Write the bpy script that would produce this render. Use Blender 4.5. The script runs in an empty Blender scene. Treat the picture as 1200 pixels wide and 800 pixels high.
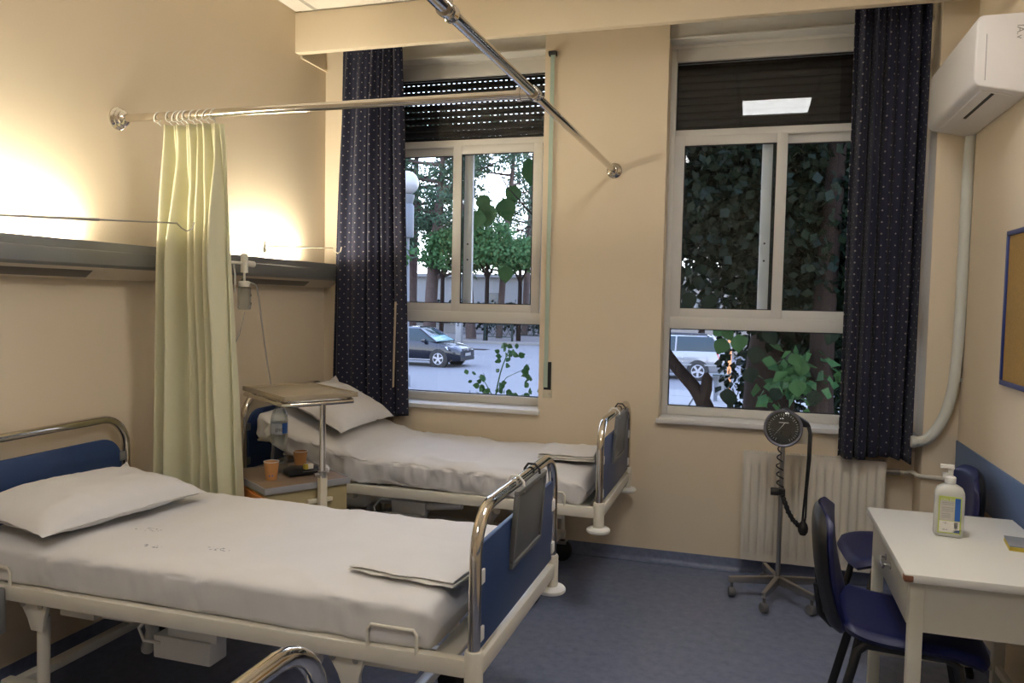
import bpy, bmesh, math, random
import numpy as np
from mathutils import Vector, Matrix, noise
random.seed(7)
PI = math.pi
S = bpy.context.scene
COL = S.collection

# ------------------------------------------------------------------ camera
H = 1.53
yaw, pit, rol = (math.radians(a) for a in (-17.034, -3.083, 1.123))
fw = Vector((math.sin(yaw)*math.cos(pit), math.cos(yaw)*math.cos(pit), math.sin(pit)))
r0 = Vector((math.cos(yaw), -math.sin(yaw), 0)); u0 = r0.cross(fw)
rt = math.cos(rol)*r0 + math.sin(rol)*u0
up = -math.sin(rol)*r0 + math.cos(rol)*u0
cam = bpy.data.objects.new('camera', bpy.data.cameras.new('camera'))
COL.objects.link(cam)
cam.matrix_world = Matrix(((rt.x, up.x, -fw.x, 0), (rt.y, up.y, -fw.y, 0), (rt.z, up.z, -fw.z, H), (0, 0, 0, 1)))
cam.data.sensor_width = 36; cam.data.lens = 36*917.4/1200
cam.data.clip_start = .05; cam.data.clip_end = 400
S.camera = cam

# ------------------------------------------------------------------ world, exposure
W = bpy.data.worlds.new('world'); S.world = W; W.use_nodes = True
nt = W.node_tree; nt.nodes.clear()
out = nt.nodes.new('ShaderNodeOutputWorld'); bg = nt.nodes.new('ShaderNodeBackground')
tc = nt.nodes.new('ShaderNodeTexCoord'); sp = nt.nodes.new('ShaderNodeSeparateXYZ')
rmp = nt.nodes.new('ShaderNodeValToRGB')                      # a hazy evening sky: pale at the horizon, bluer above
rmp.color_ramp.elements[0].position = 0.0; rmp.color_ramp.elements[0].color = (.95, .96, 1.0, 1)
rmp.color_ramp.elements[1].position = .8; rmp.color_ramp.elements[1].color = (.44, .57, 1.0, 1)
e = rmp.color_ramp.elements.new(.25); e.color = (.66, .76, 1.0, 1)
nt.links.new(tc.outputs['Generated'], sp.inputs[0]); nt.links.new(sp.outputs[2], rmp.inputs[0])
nt.links.new(rmp.outputs[0], bg.inputs[0]); bg.inputs[1].default_value = 7.0
nt.links.new(bg.outputs[0], out.inputs[0])
S.view_settings.view_transform = 'Standard'; S.view_settings.look = 'None'
S.view_settings.exposure = 0.1; S.view_settings.gamma = 1.0; S.view_settings.use_curve_mapping = False
PANEL_E = 24.0          # ceiling light panels: the mirrored one and the added one
UPLIGHT_E = 420.0       # tubes on the bedhead unit
S.cycles.max_bounces = 10; S.cycles.transparent_max_bounces = 24

# ------------------------------------------------------------------ materials
def mat(name, col, rough=.6, metal=0.0, bump=0, bscale=60, var=0, vscale=4, spec=.5, trans=0, emit=None, es=0, sheen=0, coat=0, detail=4, ior=1.45):
    m = bpy.data.materials.new(name); m.use_nodes = True
    t = m.node_tree; b = t.nodes['Principled BSDF']
    b.inputs['Base Color'].default_value = (*col, 1); b.inputs['Roughness'].default_value = rough
    b.inputs['Metallic'].default_value = metal; b.inputs['Specular IOR Level'].default_value = spec
    b.inputs['Transmission Weight'].default_value = trans; b.inputs['IOR'].default_value = ior
    b.inputs['Coat Weight'].default_value = coat; b.inputs['Sheen Weight'].default_value = sheen
    if emit: b.inputs['Emission Color'].default_value = (*emit, 1); b.inputs['Emission Strength'].default_value = es
    c = t.nodes.new('ShaderNodeTexCoord')
    if var:
        n = t.nodes.new('ShaderNodeTexNoise'); n.inputs['Scale'].default_value = vscale; n.inputs['Detail'].default_value = detail
        r = t.nodes.new('ShaderNodeMapRange'); r.inputs['To Min'].default_value = 1-var; r.inputs['To Max'].default_value = 1+var
        x = t.nodes.new('ShaderNodeVectorMath'); x.operation = 'SCALE'; x.inputs[0].default_value = col
        t.links.new(c.outputs['Object'], n.inputs['Vector']); t.links.new(n.outputs['Fac'], r.inputs['Value'])
        t.links.new(r.outputs[0], x.inputs['Scale']); t.links.new(x.outputs[0], b.inputs['Base Color'])
    if bump:
        n = t.nodes.new('ShaderNodeTexNoise'); n.inputs['Scale'].default_value = bscale; n.inputs['Detail'].default_value = 5
        k = t.nodes.new('ShaderNodeBump'); k.inputs['Strength'].default_value = bump; k.inputs['Distance'].default_value = .01
        t.links.new(c.outputs['Object'], n.inputs['Vector']); t.links.new(n.outputs['Fac'], k.inputs['Height'])
        t.links.new(k.outputs[0], b.inputs['Normal'])
    return m

M = {}
M['wall'] = mat('wall_paint', (.735, .625, .468), .75, bump=.05, bscale=90, var=.03, vscale=1.6)
M['beam'] = mat('beam_paint', (.765, .66, .50), .7, bump=.04, bscale=80, var=.02)
M['tile'] = mat('ceiling_tile', (.80, .74, .66), .85, bump=.15, bscale=220)
M['grid'] = mat('ceiling_grid', (.45, .42, .37), .6)
M['frame'] = mat('window_aluminium', (.68, .665, .63), .42, var=.03)
M['sill'] = mat('sill_stone', (.70, .69, .68), .45, var=.05, vscale=20)
M['gasket'] = mat('rubber_gasket', (.02, .02, .022), .7)
M['slat'] = mat('shutter_brown', (.034, .026, .022), .65)
M['whitemetal'] = mat('white_enamel', (.70, .66, .56), .38, var=.04, vscale=9, coat=.2)
M['chrome'] = mat('chrome', (.66, .62, .56), .12, metal=1.0)
M['steel'] = mat('brushed_steel', (.45, .43, .40), .3, metal=1.0, bump=.02, bscale=300)
M['bluepanel'] = mat('blue_laminate', (.030, .062, .165), .4, var=.06, vscale=14)
M['greyplastic'] = mat('grey_plastic', (.17, .175, .175), .5)
M['greyboard'] = mat('grey_board', (.13, .135, .14), .42, var=.05)
M['dark'] = mat('dark_rubber', (.018, .018, .02), .6)
M['black'] = mat('black_plastic', (.012, .012, .013), .45)
M['white'] = mat('white_plastic', (.78, .77, .73), .4)
M['cream'] = mat('cream_plastic', (.66, .60, .46), .45)
M['bar'] = mat('bedhead_unit_grey', (.20, .205, .205), .45, metal=.15, var=.04)
M['barunder'] = mat('bedhead_unit_underside', (.52, .45, .35), .6)
M['bardark'] = mat('bedhead_lamp_lens', (.10, .09, .08), .35)
M['vinyl'] = mat('blue_vinyl_upholstery', (.0065, .0095, .066), .42, bump=.08, bscale=250)
M['desktop'] = mat('desk_laminate', (.72, .71, .66), .38, var=.02)
M['deskpaint'] = mat('desk_paint', (.60, .58, .49), .45, var=.05, vscale=12)
M['chip'] = mat('chipped_wood', (.20, .085, .045), .7, var=.3, vscale=60)
M['cabtop'] = mat('cabinet_top_laminate', (.24, .165, .105), .4, var=.08, vscale=20)
M['cabbody'] = mat('cabinet_beige', (.38, .31, .16), .5)
M['orange'] = mat('orange_wood', (.50, .19, .04), .42, var=.12, vscale=10)
M['edge'] = mat('grey_edging', (.30, .30, .31), .5)
M['tray'] = mat('tray_laminate', (.36, .30, .21), .3, var=.03)
M['kraft'] = mat('kraft_paper', (.52, .25, .09), .7, var=.05, vscale=40)
M['paper'] = mat('paper_white', (.75, .72, .64), .6)
M['radiator'] = mat('radiator_enamel', (.66, .615, .53), .35)
M['ac'] = mat('air_conditioner_plastic', (.76, .73, .71), .38)
M['conduit'] = mat('conduit_plastic', (.62, .63, .58), .5)
M['cork'] = mat('cork', (.34, .205, .055), .9, bump=.3, bscale=200, var=.25, vscale=130)
M['boardframe'] = mat('board_frame_blue', (.02, .035, .17), .4)
M['stripe'] = mat('blue_wall_guard', (.10, .165, .32), .55, var=.03)
M['strap'] = mat('strap_green', (.42, .52, .44), .7)
M['strapbeige'] = mat('strap_beige', (.47, .38, .27), .8)
M['ink'] = mat('ink', (.03, .03, .04), .6)
M['lime'] = mat('label_lime', (.50, .58, .12), .5)
M['labelgrey'] = mat('label_grey', (.52, .49, .43), .5, var=.12, vscale=140)
M['labelblue'] = mat('label_blue', (.03, .12, .42), .5)
M['gel'] = mat('sanitizer_bottle', (.80, .80, .74), .25, trans=.35)
M['yellowedge'] = mat('yellow_edge', (.55, .42, .06), .5)
M['greycover'] = mat('grey_cover', (.20, .21, .23), .5)
M['dial'] = mat('dial_black', (.012, .012, .014), .25, coat=.6)
M['dialrim'] = mat('gauge_rim', (.20, .20, .24), .3, metal=.6)
M['greywheel'] = mat('castor_grey', (.12, .12, .125), .55)
M['tube'] = mat('pvc_tube', (.75, .75, .70), .2, trans=.6)

def floor_mat():
    m = mat('floor_vinyl', (.16, .19, .28), .33, spec=.4)
    t = m.node_tree; b = t.nodes['Principled BSDF']; c = t.nodes.new('ShaderNodeTexCoord')
    n = t.nodes.new('ShaderNodeTexNoise'); n.inputs['Scale'].default_value = 22; n.inputs['Detail'].default_value = 8; n.inputs['Roughness'].default_value = .7
    r = t.nodes.new('ShaderNodeValToRGB')
    r.color_ramp.elements[0].position = .32; r.color_ramp.elements[0].color = (.125, .148, .232, 1)
    r.color_ramp.elements[1].position = .72; r.color_ramp.elements[1].color = (.205, .238, .35, 1)
    t.links.new(c.outputs['Object'], n.inputs['Vector']); t.links.new(n.outputs['Fac'], r.inputs[0]); t.links.new(r.outputs[0], b.inputs['Base Color'])
    return m
M['floor'] = floor_mat()

def cloth(name, col, var=.04, rough=.9, fine=.15, translucent=0, marks=()):
    m = bpy.data.materials.new(name); m.use_nodes = True
    t = m.node_tree; b = t.nodes['Principled BSDF']; o = t.nodes['Material Output']
    b.inputs['Roughness'].default_value = rough; b.inputs['Specular IOR Level'].default_value = .2; b.inputs['Sheen Weight'].default_value = .1
    c = t.nodes.new('ShaderNodeTexCoord')
    n = t.nodes.new('ShaderNodeTexNoise'); n.inputs['Scale'].default_value = 7; n.inputs['Detail'].default_value = 5
    r = t.nodes.new('ShaderNodeMapRange'); r.inputs['To Min'].default_value = 1-var; r.inputs['To Max'].default_value = 1+var
    x = t.nodes.new('ShaderNodeVectorMath'); x.operation = 'SCALE'; x.inputs[0].default_value = col
    t.links.new(c.outputs['Object'], n.inputs['Vector']); t.links.new(n.outputs['Fac'], r.inputs['Value']); t.links.new(r.outputs[0], x.inputs['Scale'])
    last = x.outputs[0]
    for (mx, my, sx, sy) in marks:                            # faint laundry stamps: scribbles of ink inside a small patch
        n2 = t.nodes.new('ShaderNodeTexNoise'); n2.inputs['Scale'].default_value = 95; n2.inputs['Detail'].default_value = 2
        s2 = t.nodes.new('ShaderNodeMapping'); s2.inputs['Location'].default_value = (-mx/sx, -my/sy, 0); s2.inputs['Scale'].default_value = (1/sx, 1/sy, 0)
        ln = t.nodes.new('ShaderNodeVectorMath'); ln.operation = 'LENGTH'
        lt = t.nodes.new('ShaderNodeMath'); lt.operation = 'LESS_THAN'; lt.inputs[1].default_value = 1
        gt = t.nodes.new('ShaderNodeMath'); gt.operation = 'GREATER_THAN'; gt.inputs[1].default_value = .60
        mu = t.nodes.new('ShaderNodeMath'); mu.operation = 'MULTIPLY'
        m3 = t.nodes.new('ShaderNodeMath'); m3.operation = 'MULTIPLY'; m3.inputs[1].default_value = .75
        mx_ = t.nodes.new('ShaderNodeMix'); mx_.data_type = 'RGBA'; mx_.inputs[7].default_value = (.10, .11, .16, 1)
        t.links.new(c.outputs['Object'], s2.inputs[0]); t.links.new(s2.outputs[0], ln.inputs[0]); t.links.new(ln.outputs['Value'], lt.inputs[0])
        t.links.new(c.outputs['Object'], n2.inputs['Vector']); t.links.new(n2.outputs['Fac'], gt.inputs[0])
        t.links.new(lt.outputs[0], mu.inputs[0]); t.links.new(gt.outputs[0], mu.inputs[1]); t.links.new(mu.outputs[0], m3.inputs[0])
        t.links.new(m3.outputs[0], mx_.inputs[0]); t.links.new(last, mx_.inputs[6]); last = mx_.outputs[2]
    t.links.new(last, b.inputs['Base Color'])
    n3 = t.nodes.new('ShaderNodeTexNoise'); n3.inputs['Scale'].default_value = 350
    k = t.nodes.new('ShaderNodeBump'); k.inputs['Strength'].default_value = fine; k.inputs['Distance'].default_value = .002
    t.links.new(c.outputs['Object'], n3.inputs['Vector']); t.links.new(n3.outputs['Fac'], k.inputs['Height']); t.links.new(k.outputs[0], b.inputs['Normal'])
    if translucent:
        tr = t.nodes.new('ShaderNodeBsdfTranslucent'); ms = t.nodes.new('ShaderNodeMixShader'); ms.inputs[0].default_value = translucent
        t.links.new(last, tr.inputs[0]); t.links.new(b.outputs[0], ms.inputs[1]); t.links.new(tr.outputs[0], ms.inputs[2]); t.links.new(ms.outputs[0], o.inputs[0])
    return m
M['sheet'] = cloth('white_sheet', (.70, .685, .675))
M['sheetmarked'] = cloth('white_sheet_stamped', (.70, .685, .675), marks=((.56, -.13, .055, .022), (.92, -.22, .05, .016), (1.78, .02, .04, .02), (.70, -.27, .04, .014)))
M['sheetcream'] = cloth('folded_sheet', (.69, .665, .61))
M['yellow'] = cloth('yellow_curtain', (.83, .805, .58), .03, translucent=.22)

def dotted():
    m = cloth('navy_dotted_curtain', (.012, .014, .030), .1, .85)
    t = m.node_tree; b = t.nodes['Principled BSDF']
    uv = t.nodes.new('ShaderNodeUVMap'); sx = t.nodes.new('ShaderNodeSeparateXYZ'); t.links.new(uv.outputs[0], sx.inputs[0])
    def mth(op, a, bb):
        n = t.nodes.new('ShaderNodeMath'); n.operation = op
        for i, q in enumerate((a, bb)):
            if q is None: continue
            if isinstance(q, (int, float)): n.inputs[i].default_value = q
            else: t.links.new(q, n.inputs[i])
        return n.outputs[0]
    pu, pv, rad = .056, .030, .0037
    v = mth('DIVIDE', sx.outputs[1], pv); row = mth('FLOOR', v, None)
    sh = mth('MULTIPLY', mth('MODULO', row, 2.0), .5)
    u = mth('ADD', mth('DIVIDE', sx.outputs[0], pu), sh)
    fu = mth('MULTIPLY', mth('SUBTRACT', mth('FRACT', u, None), .5), pu)
    fv = mth('MULTIPLY', mth('SUBTRACT', mth('FRACT', v, None), .5), pv)
    d = mth('ADD', mth('ABSOLUTE', fu, None), mth('ABSOLUTE', fv, None))
    hit = mth('LESS_THAN', d, rad*1.35)
    mx = t.nodes.new('ShaderNodeMix'); mx.data_type = 'RGBA'; mx.inputs[6].default_value = (.018, .020, .040, 1); mx.inputs[7].default_value = (.27, .25, .24, 1)
    t.links.new(hit, mx.inputs[0]); t.links.new(mx.outputs[2], b.inputs['Base Color'])
    return m
M['navy'] = dotted()

def glass_mat(name, tint=(.93, .95, .95), ior=1.5, cap=1.0):
    m = bpy.data.materials.new(name); m.use_nodes = True; t = m.node_tree; t.nodes.clear()
    o = t.nodes.new('ShaderNodeOutputMaterial'); a = t.nodes.new('ShaderNodeBsdfTransparent'); a.inputs[0].default_value = (*tint, 1)
    g = t.nodes.new('ShaderNodeBsdfGlossy'); g.inputs['Roughness'].default_value = 0.0
    f = t.nodes.new('ShaderNodeFresnel'); f.inputs[0].default_value = ior; x = t.nodes.new('ShaderNodeMixShader')
    mn = t.nodes.new('ShaderNodeMath'); mn.operation = 'MINIMUM'; mn.inputs[1].default_value = cap
    t.links.new(f.outputs[0], mn.inputs[0]); t.links.new(mn.outputs[0], x.inputs[0]); t.links.new(a.outputs[0], x.inputs[1]); t.links.new(g.outputs[0], x.inputs[2]); t.links.new(x.outputs[0], o.inputs[0])
    return m
M['glass'] = glass_mat('window_glass', ior=1.33)
M['clear'] = glass_mat('clear_plastic', (.84, .88, .90), 1.5, .55)

def leaf_mat(name, col, tl=.35, var=.35):
    m = mat(name, col, .5, var=var, vscale=1.3, spec=.08)
    t = m.node_tree; b = t.nodes['Principled BSDF']; o = t.nodes['Material Output']
    tr = t.nodes.new('ShaderNodeBsdfTranslucent'); ms = t.nodes.new('ShaderNodeMixShader'); ms.inputs[0].default_value = tl
    src = b.inputs['Base Color'].links[0].from_socket
    t.links.new(src, tr.inputs[0]); t.links.new(b.outputs[0], ms.inputs[1]); t.links.new(tr.outputs[0], ms.inputs[2]); t.links.new(ms.outputs[0], o.inputs[0])
    return m
M['leafdark'] = leaf_mat('broad_leaf', (0.0034, 0.0073, 0.0035), .08)
M['leafmid'] = leaf_mat('bright_leaf', (0.0235, 0.0554, 0.0185), .25)
M['leafbush'] = leaf_mat('round_tree_leaf', (0.0454, 0.0991, 0.0386))
M['leafpine'] = leaf_mat('pine_needles', (0.0462, 0.0773, 0.0487), .2)
M['bark'] = mat('pine_bark', (0.0623, 0.0456, 0.0410), .9, bump=.6, bscale=9, var=.35, vscale=5, spec=.05)
M['barkdark'] = mat('dark_bark', (0.0131, 0.0090, 0.0075), .9, bump=.6, bscale=16, var=.3, vscale=9, spec=.05)
M['street'] = mat('street_asphalt', (0.0928, 0.0913, 0.0943), .85, var=.06, vscale=.6)
M['kerb'] = mat('kerb_stone', (0.1304, 0.1229, 0.1129), .8, var=.08, vscale=2)
M['paving'] = mat('paving', (0.0702, 0.0592, 0.0542), .85, var=.15, vscale=2)
M['pavingpale'] = mat('paving_pale', (0.1204, 0.1179, 0.1129), .8, var=.06, vscale=6)
M['pavingrough'] = mat('pebble_ground', (0.0752, 0.0712, 0.0662), .9, var=.6, vscale=30)
M['plaster'] = mat('white_plaster', (0.1655, 0.1655, 0.1655), .85, var=.04)
M['plasterwarm'] = mat('warm_plaster', (0.1555, 0.1404, 0.1254), .85, var=.05)
M['windowdark'] = mat('dark_window', (.03, .04, .05), .15)
M['fence'] = mat('fence_green', (.007, .016, .015), .6, spec=.2)
M['carblack'] = mat('black_car_paint', (.006, .007, .012), .2, coat=.35, spec=.4)
M['carsilver'] = mat('silver_car_paint', (0.1655, 0.1680, 0.1781), .25, metal=.15, coat=1)
M['carglass'] = mat('car_glass', (.012, .022, .024), .08, spec=.35)
M['screen'] = mat('windscreen', (.12, .21, .21), .08, spec=1.0)
M['tyre'] = mat('tyre', (.012, .012, .012), .8)
M['rim'] = mat('alloy_rim', (.30, .30, .32), .35, metal=.4)
M['redlamp'] = mat('red_lamp', (.45, .02, .03), .2)
M['headlamp'] = mat('head_lamp', (.30, .32, .34), .1, coat=1)
M['globe'] = mat('opal_globe', (0.2307, 0.2307, 0.2408), .3)
M['lamppost'] = mat('lamp_post_paint', (0.0677, 0.0752, 0.0878), .5, var=.08)
M['bollard'] = mat('bollard_orange', (.60, .22, .07), .5)

# ------------------------------------------------------------------ mesh builder
class MB:
    def __init__(s): s.v = []; s.f = []; s.m = []; s.mi = 0; s.uv = None
    def add(s, vs, fs, mx=None):
        o = len(s.v)
        s.v += [tuple((mx @ Vector(p)) if mx is not None else p) for p in vs]
        s.f += [tuple(i+o for i in q) for q in fs]; s.m += [s.mi]*len(fs); return s
    def box(s, a, b, mx=None):
        (x0, y0, z0), (x1, y1, z1) = a, b
        x0, x1 = min(x0, x1), max(x0, x1); y0, y1 = min(y0, y1), max(y0, y1); z0, z1 = min(z0, z1), max(z0, z1)
        return s.add([(x0, y0, z0), (x1, y0, z0), (x1, y1, z0), (x0, y1, z0), (x0, y0, z1), (x1, y0, z1), (x1, y1, z1), (x0, y1, z1)],
                     [(0, 3, 2, 1), (4, 5, 6, 7), (0, 1, 5, 4), (1, 2, 6, 5), (2, 3, 7, 6), (3, 0, 4, 7)], mx)
    def cbox(s, c, d, mx=None):
        return s.box([c[i]-d[i]/2 for i in range(3)], [c[i]+d[i]/2 for i in range(3)], mx)
    def tube(s, pts, r, n=12, closed=False, caps=True, flat=None):
        P = [Vector(p) for p in pts]; k = len(P); R = r if isinstance(r, (list, tuple)) else [r]*k
        vs = []; fs = []; pn = None
        for i in range(k):
            a = P[i-1] if (i or closed) else P[i]; b = P[(i+1) % k] if (i < k-1 or closed) else P[i]
            d = (b-a).normalized() if (b-a).length > 1e-9 else Vector((0, 0, 1))
            if pn is None:
                pn = d.cross(Vector((0, 0, 1)) if abs(d.z) < .95 else Vector((1, 0, 0))).normalized()
            pn = (pn - d*pn.dot(d)); pn = pn.normalized() if pn.length > 1e-6 else d.orthogonal().normalized()
            q = d.cross(pn)
            for j in range(n):
                t = 2*PI*j/n
                vs.append(tuple(P[i] + pn*math.cos(t)*R[i] + q*math.sin(t)*R[i]*(flat or 1)))
        for i in range(k if closed else k-1):
            for j in range(n):
                a = i*n+j; b = i*n+(j+1) % n; c = ((i+1) % k)*n+(j+1) % n; d = ((i+1) % k)*n+j
                fs.append((a, b, c, d))
        if caps and not closed:
            fs.append(tuple(range(n-1, -1, -1))); fs.append(tuple((k-1)*n+j for j in range(n)))
        return s.add(vs, fs)
    def cyl(s, a, b, r, n=20, r2=None): return s.tube([a, b], [r, r if r2 is None else r2], n)
    def lathe(s, prof, n=24, c=(0, 0, 0), mx=None):
        vs = []; fs = []
        for (r, z) in prof:
            for j in range(n):
                t = 2*PI*j/n; vs.append((c[0]+r*math.cos(t), c[1]+r*math.sin(t), c[2]+z))
        for i in range(len(prof)-1):
            for j in range(n):
                fs.append((i*n+j, i*n+(j+1) % n, (i+1)*n+(j+1) % n, (i+1)*n+j))
        if prof[0][0] > 1e-5: fs.append(tuple(range(n-1, -1, -1)))
        if prof[-1][0] > 1e-5: fs.append(tuple((len(prof)-1)*n+j for j in range(n)))
        return s.add(vs, fs, mx)
    def prism(s, poly, t0, t1, axis='y', mx=None):
        n = len(poly)
        def p(a, b, t): return {'y': (a, t, b), 'x': (t, a, b), 'z': (a, b, t)}[axis]
        vs = [p(a, b, t0) for a, b in poly]+[p(a, b, t1) for a, b in poly]
        fs = [tuple(range(n)), tuple(range(2*n-1, n-1, -1))]+[(i, n+i, n+(i+1) % n, (i+1) % n) for i in range(n)]
        return s.add(vs, fs, mx)
    def grid(s, nu, nv, fn, mx=None, wrap=False):
        vs = [fn(i, j) for i in range(nu) for j in range(nv)]; fs = []
        for i in range(nu-1):
            for j in range(nv if wrap else nv-1):
                fs.append((i*nv+j, i*nv+(j+1) % nv, (i+1)*nv+(j+1) % nv, (i+1)*nv+j))
        return s.add(vs, fs, mx)
    def build(s, name, mats, parent=None, bevel=0, seg=2, smooth=40, weld=False):
        me = bpy.data.meshes.new(name); me.from_pydata(s.v, [], s.f)
        for m in (mats if isinstance(mats, (list, tuple)) else [mats]): me.materials.append(M[m] if isinstance(m, str) else m)
        me.polygons.foreach_set('material_index', s.m)
        bm = bmesh.new(); bm.from_mesh(me)
        if weld: bmesh.ops.remove_doubles(bm, verts=bm.verts, dist=1e-5)
        bmesh.ops.recalc_face_normals(bm, faces=bm.faces)
        if bevel:
            es = [e for e in bm.edges if len(e.link_faces) == 2 and e.calc_face_angle(0) > .5]
            bmesh.ops.bevel(bm, geom=es, offset=bevel, segments=seg, profile=.5, affect='EDGES', clamp_overlap=True)
        bm.to_mesh(me); bm.free()
        if smooth:
            me.shade_smooth(); me.set_sharp_from_angle(angle=math.radians(smooth))
        o = bpy.data.objects.new(name, me); COL.objects.link(o)
        if parent is not None: o.parent = parent
        return o

def tag(o, label, cat, group=None):
    o['label'] = label; o['category'] = cat
    if group: o['group'] = group
    return o
def thing(name, label, cat, loc=(0, 0, 0), rz=0, group=None):
    o = bpy.data.objects.new(name, None); COL.objects.link(o); o.location = loc; o.rotation_euler = (0, 0, rz); o.empty_display_size = .1
    return tag(o, label, cat, group)
def struct(o, label=None):
    o['kind'] = 'structure'
    if label: o['label'] = label
    return o
def dup(root, loc, rz, label, group=None):
    r = root.copy(); COL.objects.link(r); r.location = loc; r.rotation_euler = (0, 0, rz); r['label'] = label
    if group: r['group'] = group
    for ch in list(root.children):
        c = ch.copy(); COL.objects.link(c); c.parent = r
        for g in ch.children:
            d = g.copy(); COL.objects.link(d); d.parent = c
    return r
def arc(cx, cy, r, a0, a1, n=8):
    return [(cx+r*math.cos(math.radians(a0+(a1-a0)*i/n)), cy+r*math.sin(math.radians(a0+(a1-a0)*i/n))) for i in range(n+1)]
def text(name, body, size, m, parent, mx, ext=.0003, bold=False):
    cu = bpy.data.curves.new(name, 'FONT'); cu.body = body; cu.size = size; cu.extrude = ext; cu.align_x = 'CENTER'; cu.align_y = 'CENTER'; cu.resolution_u = 2
    tmp = bpy.data.objects.new('tmp', cu); COL.objects.link(tmp)
    me = bpy.data.meshes.new_from_object(tmp.evaluated_get(bpy.context.evaluated_depsgraph_get()))
    bpy.data.objects.remove(tmp)
    me.transform(mx); me.materials.clear(); me.materials.append(M[m])
    o = bpy.data.objects.new(name, me); COL.objects.link(o); o.parent = parent
    return o

# ------------------------------------------------------------------ room
XL, XR, YB, YF, ZC = -2.715, 1.014, 4.6, -1.6, 3.24
o = MB().box((XL-.2, YF-.2, -.1), (XR+.2, YB+.3, 0)).build('floor', 'floor'); struct(o, 'mottled blue vinyl floor of the ward')
b = MB(); b.box((XL-.2, YF-.2, -.1), (XL, YB+.3, 3.5)); struct(b.build('wall_left', 'wall'), 'cream wall on the left behind the bedheads')
b = MB(); b.box((XR, YF-.2, -.1), (XR+.2, YB+.3, 3.5)); struct(b.build('wall_right', 'wall'), 'cream wall on the right behind the desk')
b = MB(); b.box((XL-.2, YF-.2, -.1), (XR+.2, YF, 3.5)); struct(b.build('wall_front', 'wall'), 'cream wall behind the viewer')
OP = [(-2.42, -1.235), (-.505, .853)]; ZS, ZT = .858, 3.2
b = MB()
b.box((XL, YB, 0), (OP[0][0], YB+.3, 3.4)); b.box((OP[0][1], YB, 0), (OP[1][0], YB+.3, 3.4)); b.box((OP[1][1], YB, 0), (XR, YB+.3, 3.4))
for x0, x1 in OP:
    b.box((x0, YB, 0), (x1, YB+.3, ZS-.03)); b.box((x0, YB, ZT), (x1, YB+.3, 3.4))
struct(b.build('wall_back', 'wall', smooth=0), 'cream window wall at the far end')
# pipe-chase pillar in the right corner
struct(MB().box((.853, 4.42, 0), (XR, YB, ZC)).build('trim_1', 'wall', bevel=.004), 'cream corner pillar right of the right window')
# beam: front board over the full width, soffits beside the windows, open pockets above them
b = MB(); b.box((XL, 4.24, 3.0), (XR, 4.29, ZC))
struct(b.build('trim_2', 'beam', bevel=.002), 'cream boxed beam over both windows')
struct(MB().box((XL, 4.30, 2.985), (XL+.012, YB, 3.0)).build('trim_3', 'beam'), 'small cream moulding under the beam at the left wall')
# coved blue skirting
def cove(name, p0, p1, nrm, h=.075):
    prof = [(0, h), (.004, h)]+[(.004+.028*(1-math.cos(math.radians(a))), .028*(1-math.sin(math.radians(a)))+.004) for a in range(0, 91, 15)]+[(.032, 0), (0, 0)]
    p0 = Vector(p0); p1 = Vector(p1); n = Vector(nrm); b = MB(); k = len(prof)
    vs = [tuple(p0+n*d+Vector((0, 0, z))) for d, z in prof]+[tuple(p1+n*d+Vector((0, 0, z))) for d, z in prof]
    b.add(vs, [(i, (i+1) % k, k+(i+1) % k, k+i) for i in range(k)]+[tuple(range(k)), tuple(range(2*k-1, k-1, -1))])
    return struct(b.build(name, 'floor'), 'blue coved vinyl skirting')
cove('baseboard_back', (XL, YB, 0), (.853, YB, 0), (0, -1, 0)); cove('baseboard_left', (XL, YF, 0), (XL, YB, 0), (1, 0, 0))
cove('baseboard_right', (XR, YF, 0), (XR, 4.42, 0), (-1, 0, 0)); cove('baseboard_pillar', (.853, 4.42, 0), (XR, 4.42, 0), (0, -1, 0))
# blue wall guard on the right wall
struct(MB().box((XR-.008, YF+.1, .64), (XR, 4.42, .862)).build('trim_4', 'stripe', bevel=.002), 'blue wall guard band on the right wall')
# ceiling: grid and lay-in tiles
ceil = bpy.data.objects.new('ceiling', None); COL.objects.link(ceil); struct(ceil, 'suspended ceiling of square mineral tiles')
MB().box((XL-.2, YF-.2, ZC+.03), (XR+.2, YB+.3, ZC+.1)).build('ceiling_slab', 'tile', ceil)
xs = [-.17+.6*k for k in range(-5, 3)]; ys = [2.02+.6*k for k in range(-7, 5)]
b = MB()
for x in xs: b.box((x-.012, YF, ZC-.002), (x+.012, 4.24, ZC+.012))
for y in ys: b.box((XL, y-.012, ZC-.0025), (XR, y+.012, ZC+.0115))
b.build('ceiling_grid', 'grid', ceil)
tm = None; LIGHTS = {(-.17, 2.02), (-1.37, round(2.02-2.4, 2))}
for x in xs:
    for y in ys:
        if y > 3.9 or y < YF-.6: continue
        if (round(x, 2), round(y, 2)) in LIGHTS: continue
        x0, x1, y0, y1 = max(x, XL), min(x+.6, XR), max(y, YF), min(y+.6, 4.24)
        if x1-x0 < .03 or y1-y0 < .03: continue
        full = abs(x1-x0-.6) < 1e-6 and abs(y1-y0-.6) < 1e-6
        if full and tm:
            o = bpy.data.objects.new('ceiling_tile', tm); COL.objects.link(o); o.parent = ceil; o.location = (x, y, ZC)
        else:
            o = MB().box((.008, .008, .001), (x1-x0-.008, y1-y0-.008, .016)).build('ceiling_tile', 'tile', ceil, bevel=.003, seg=1); o.location = (x0, y0, ZC)
            if full: tm = o.data
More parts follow.
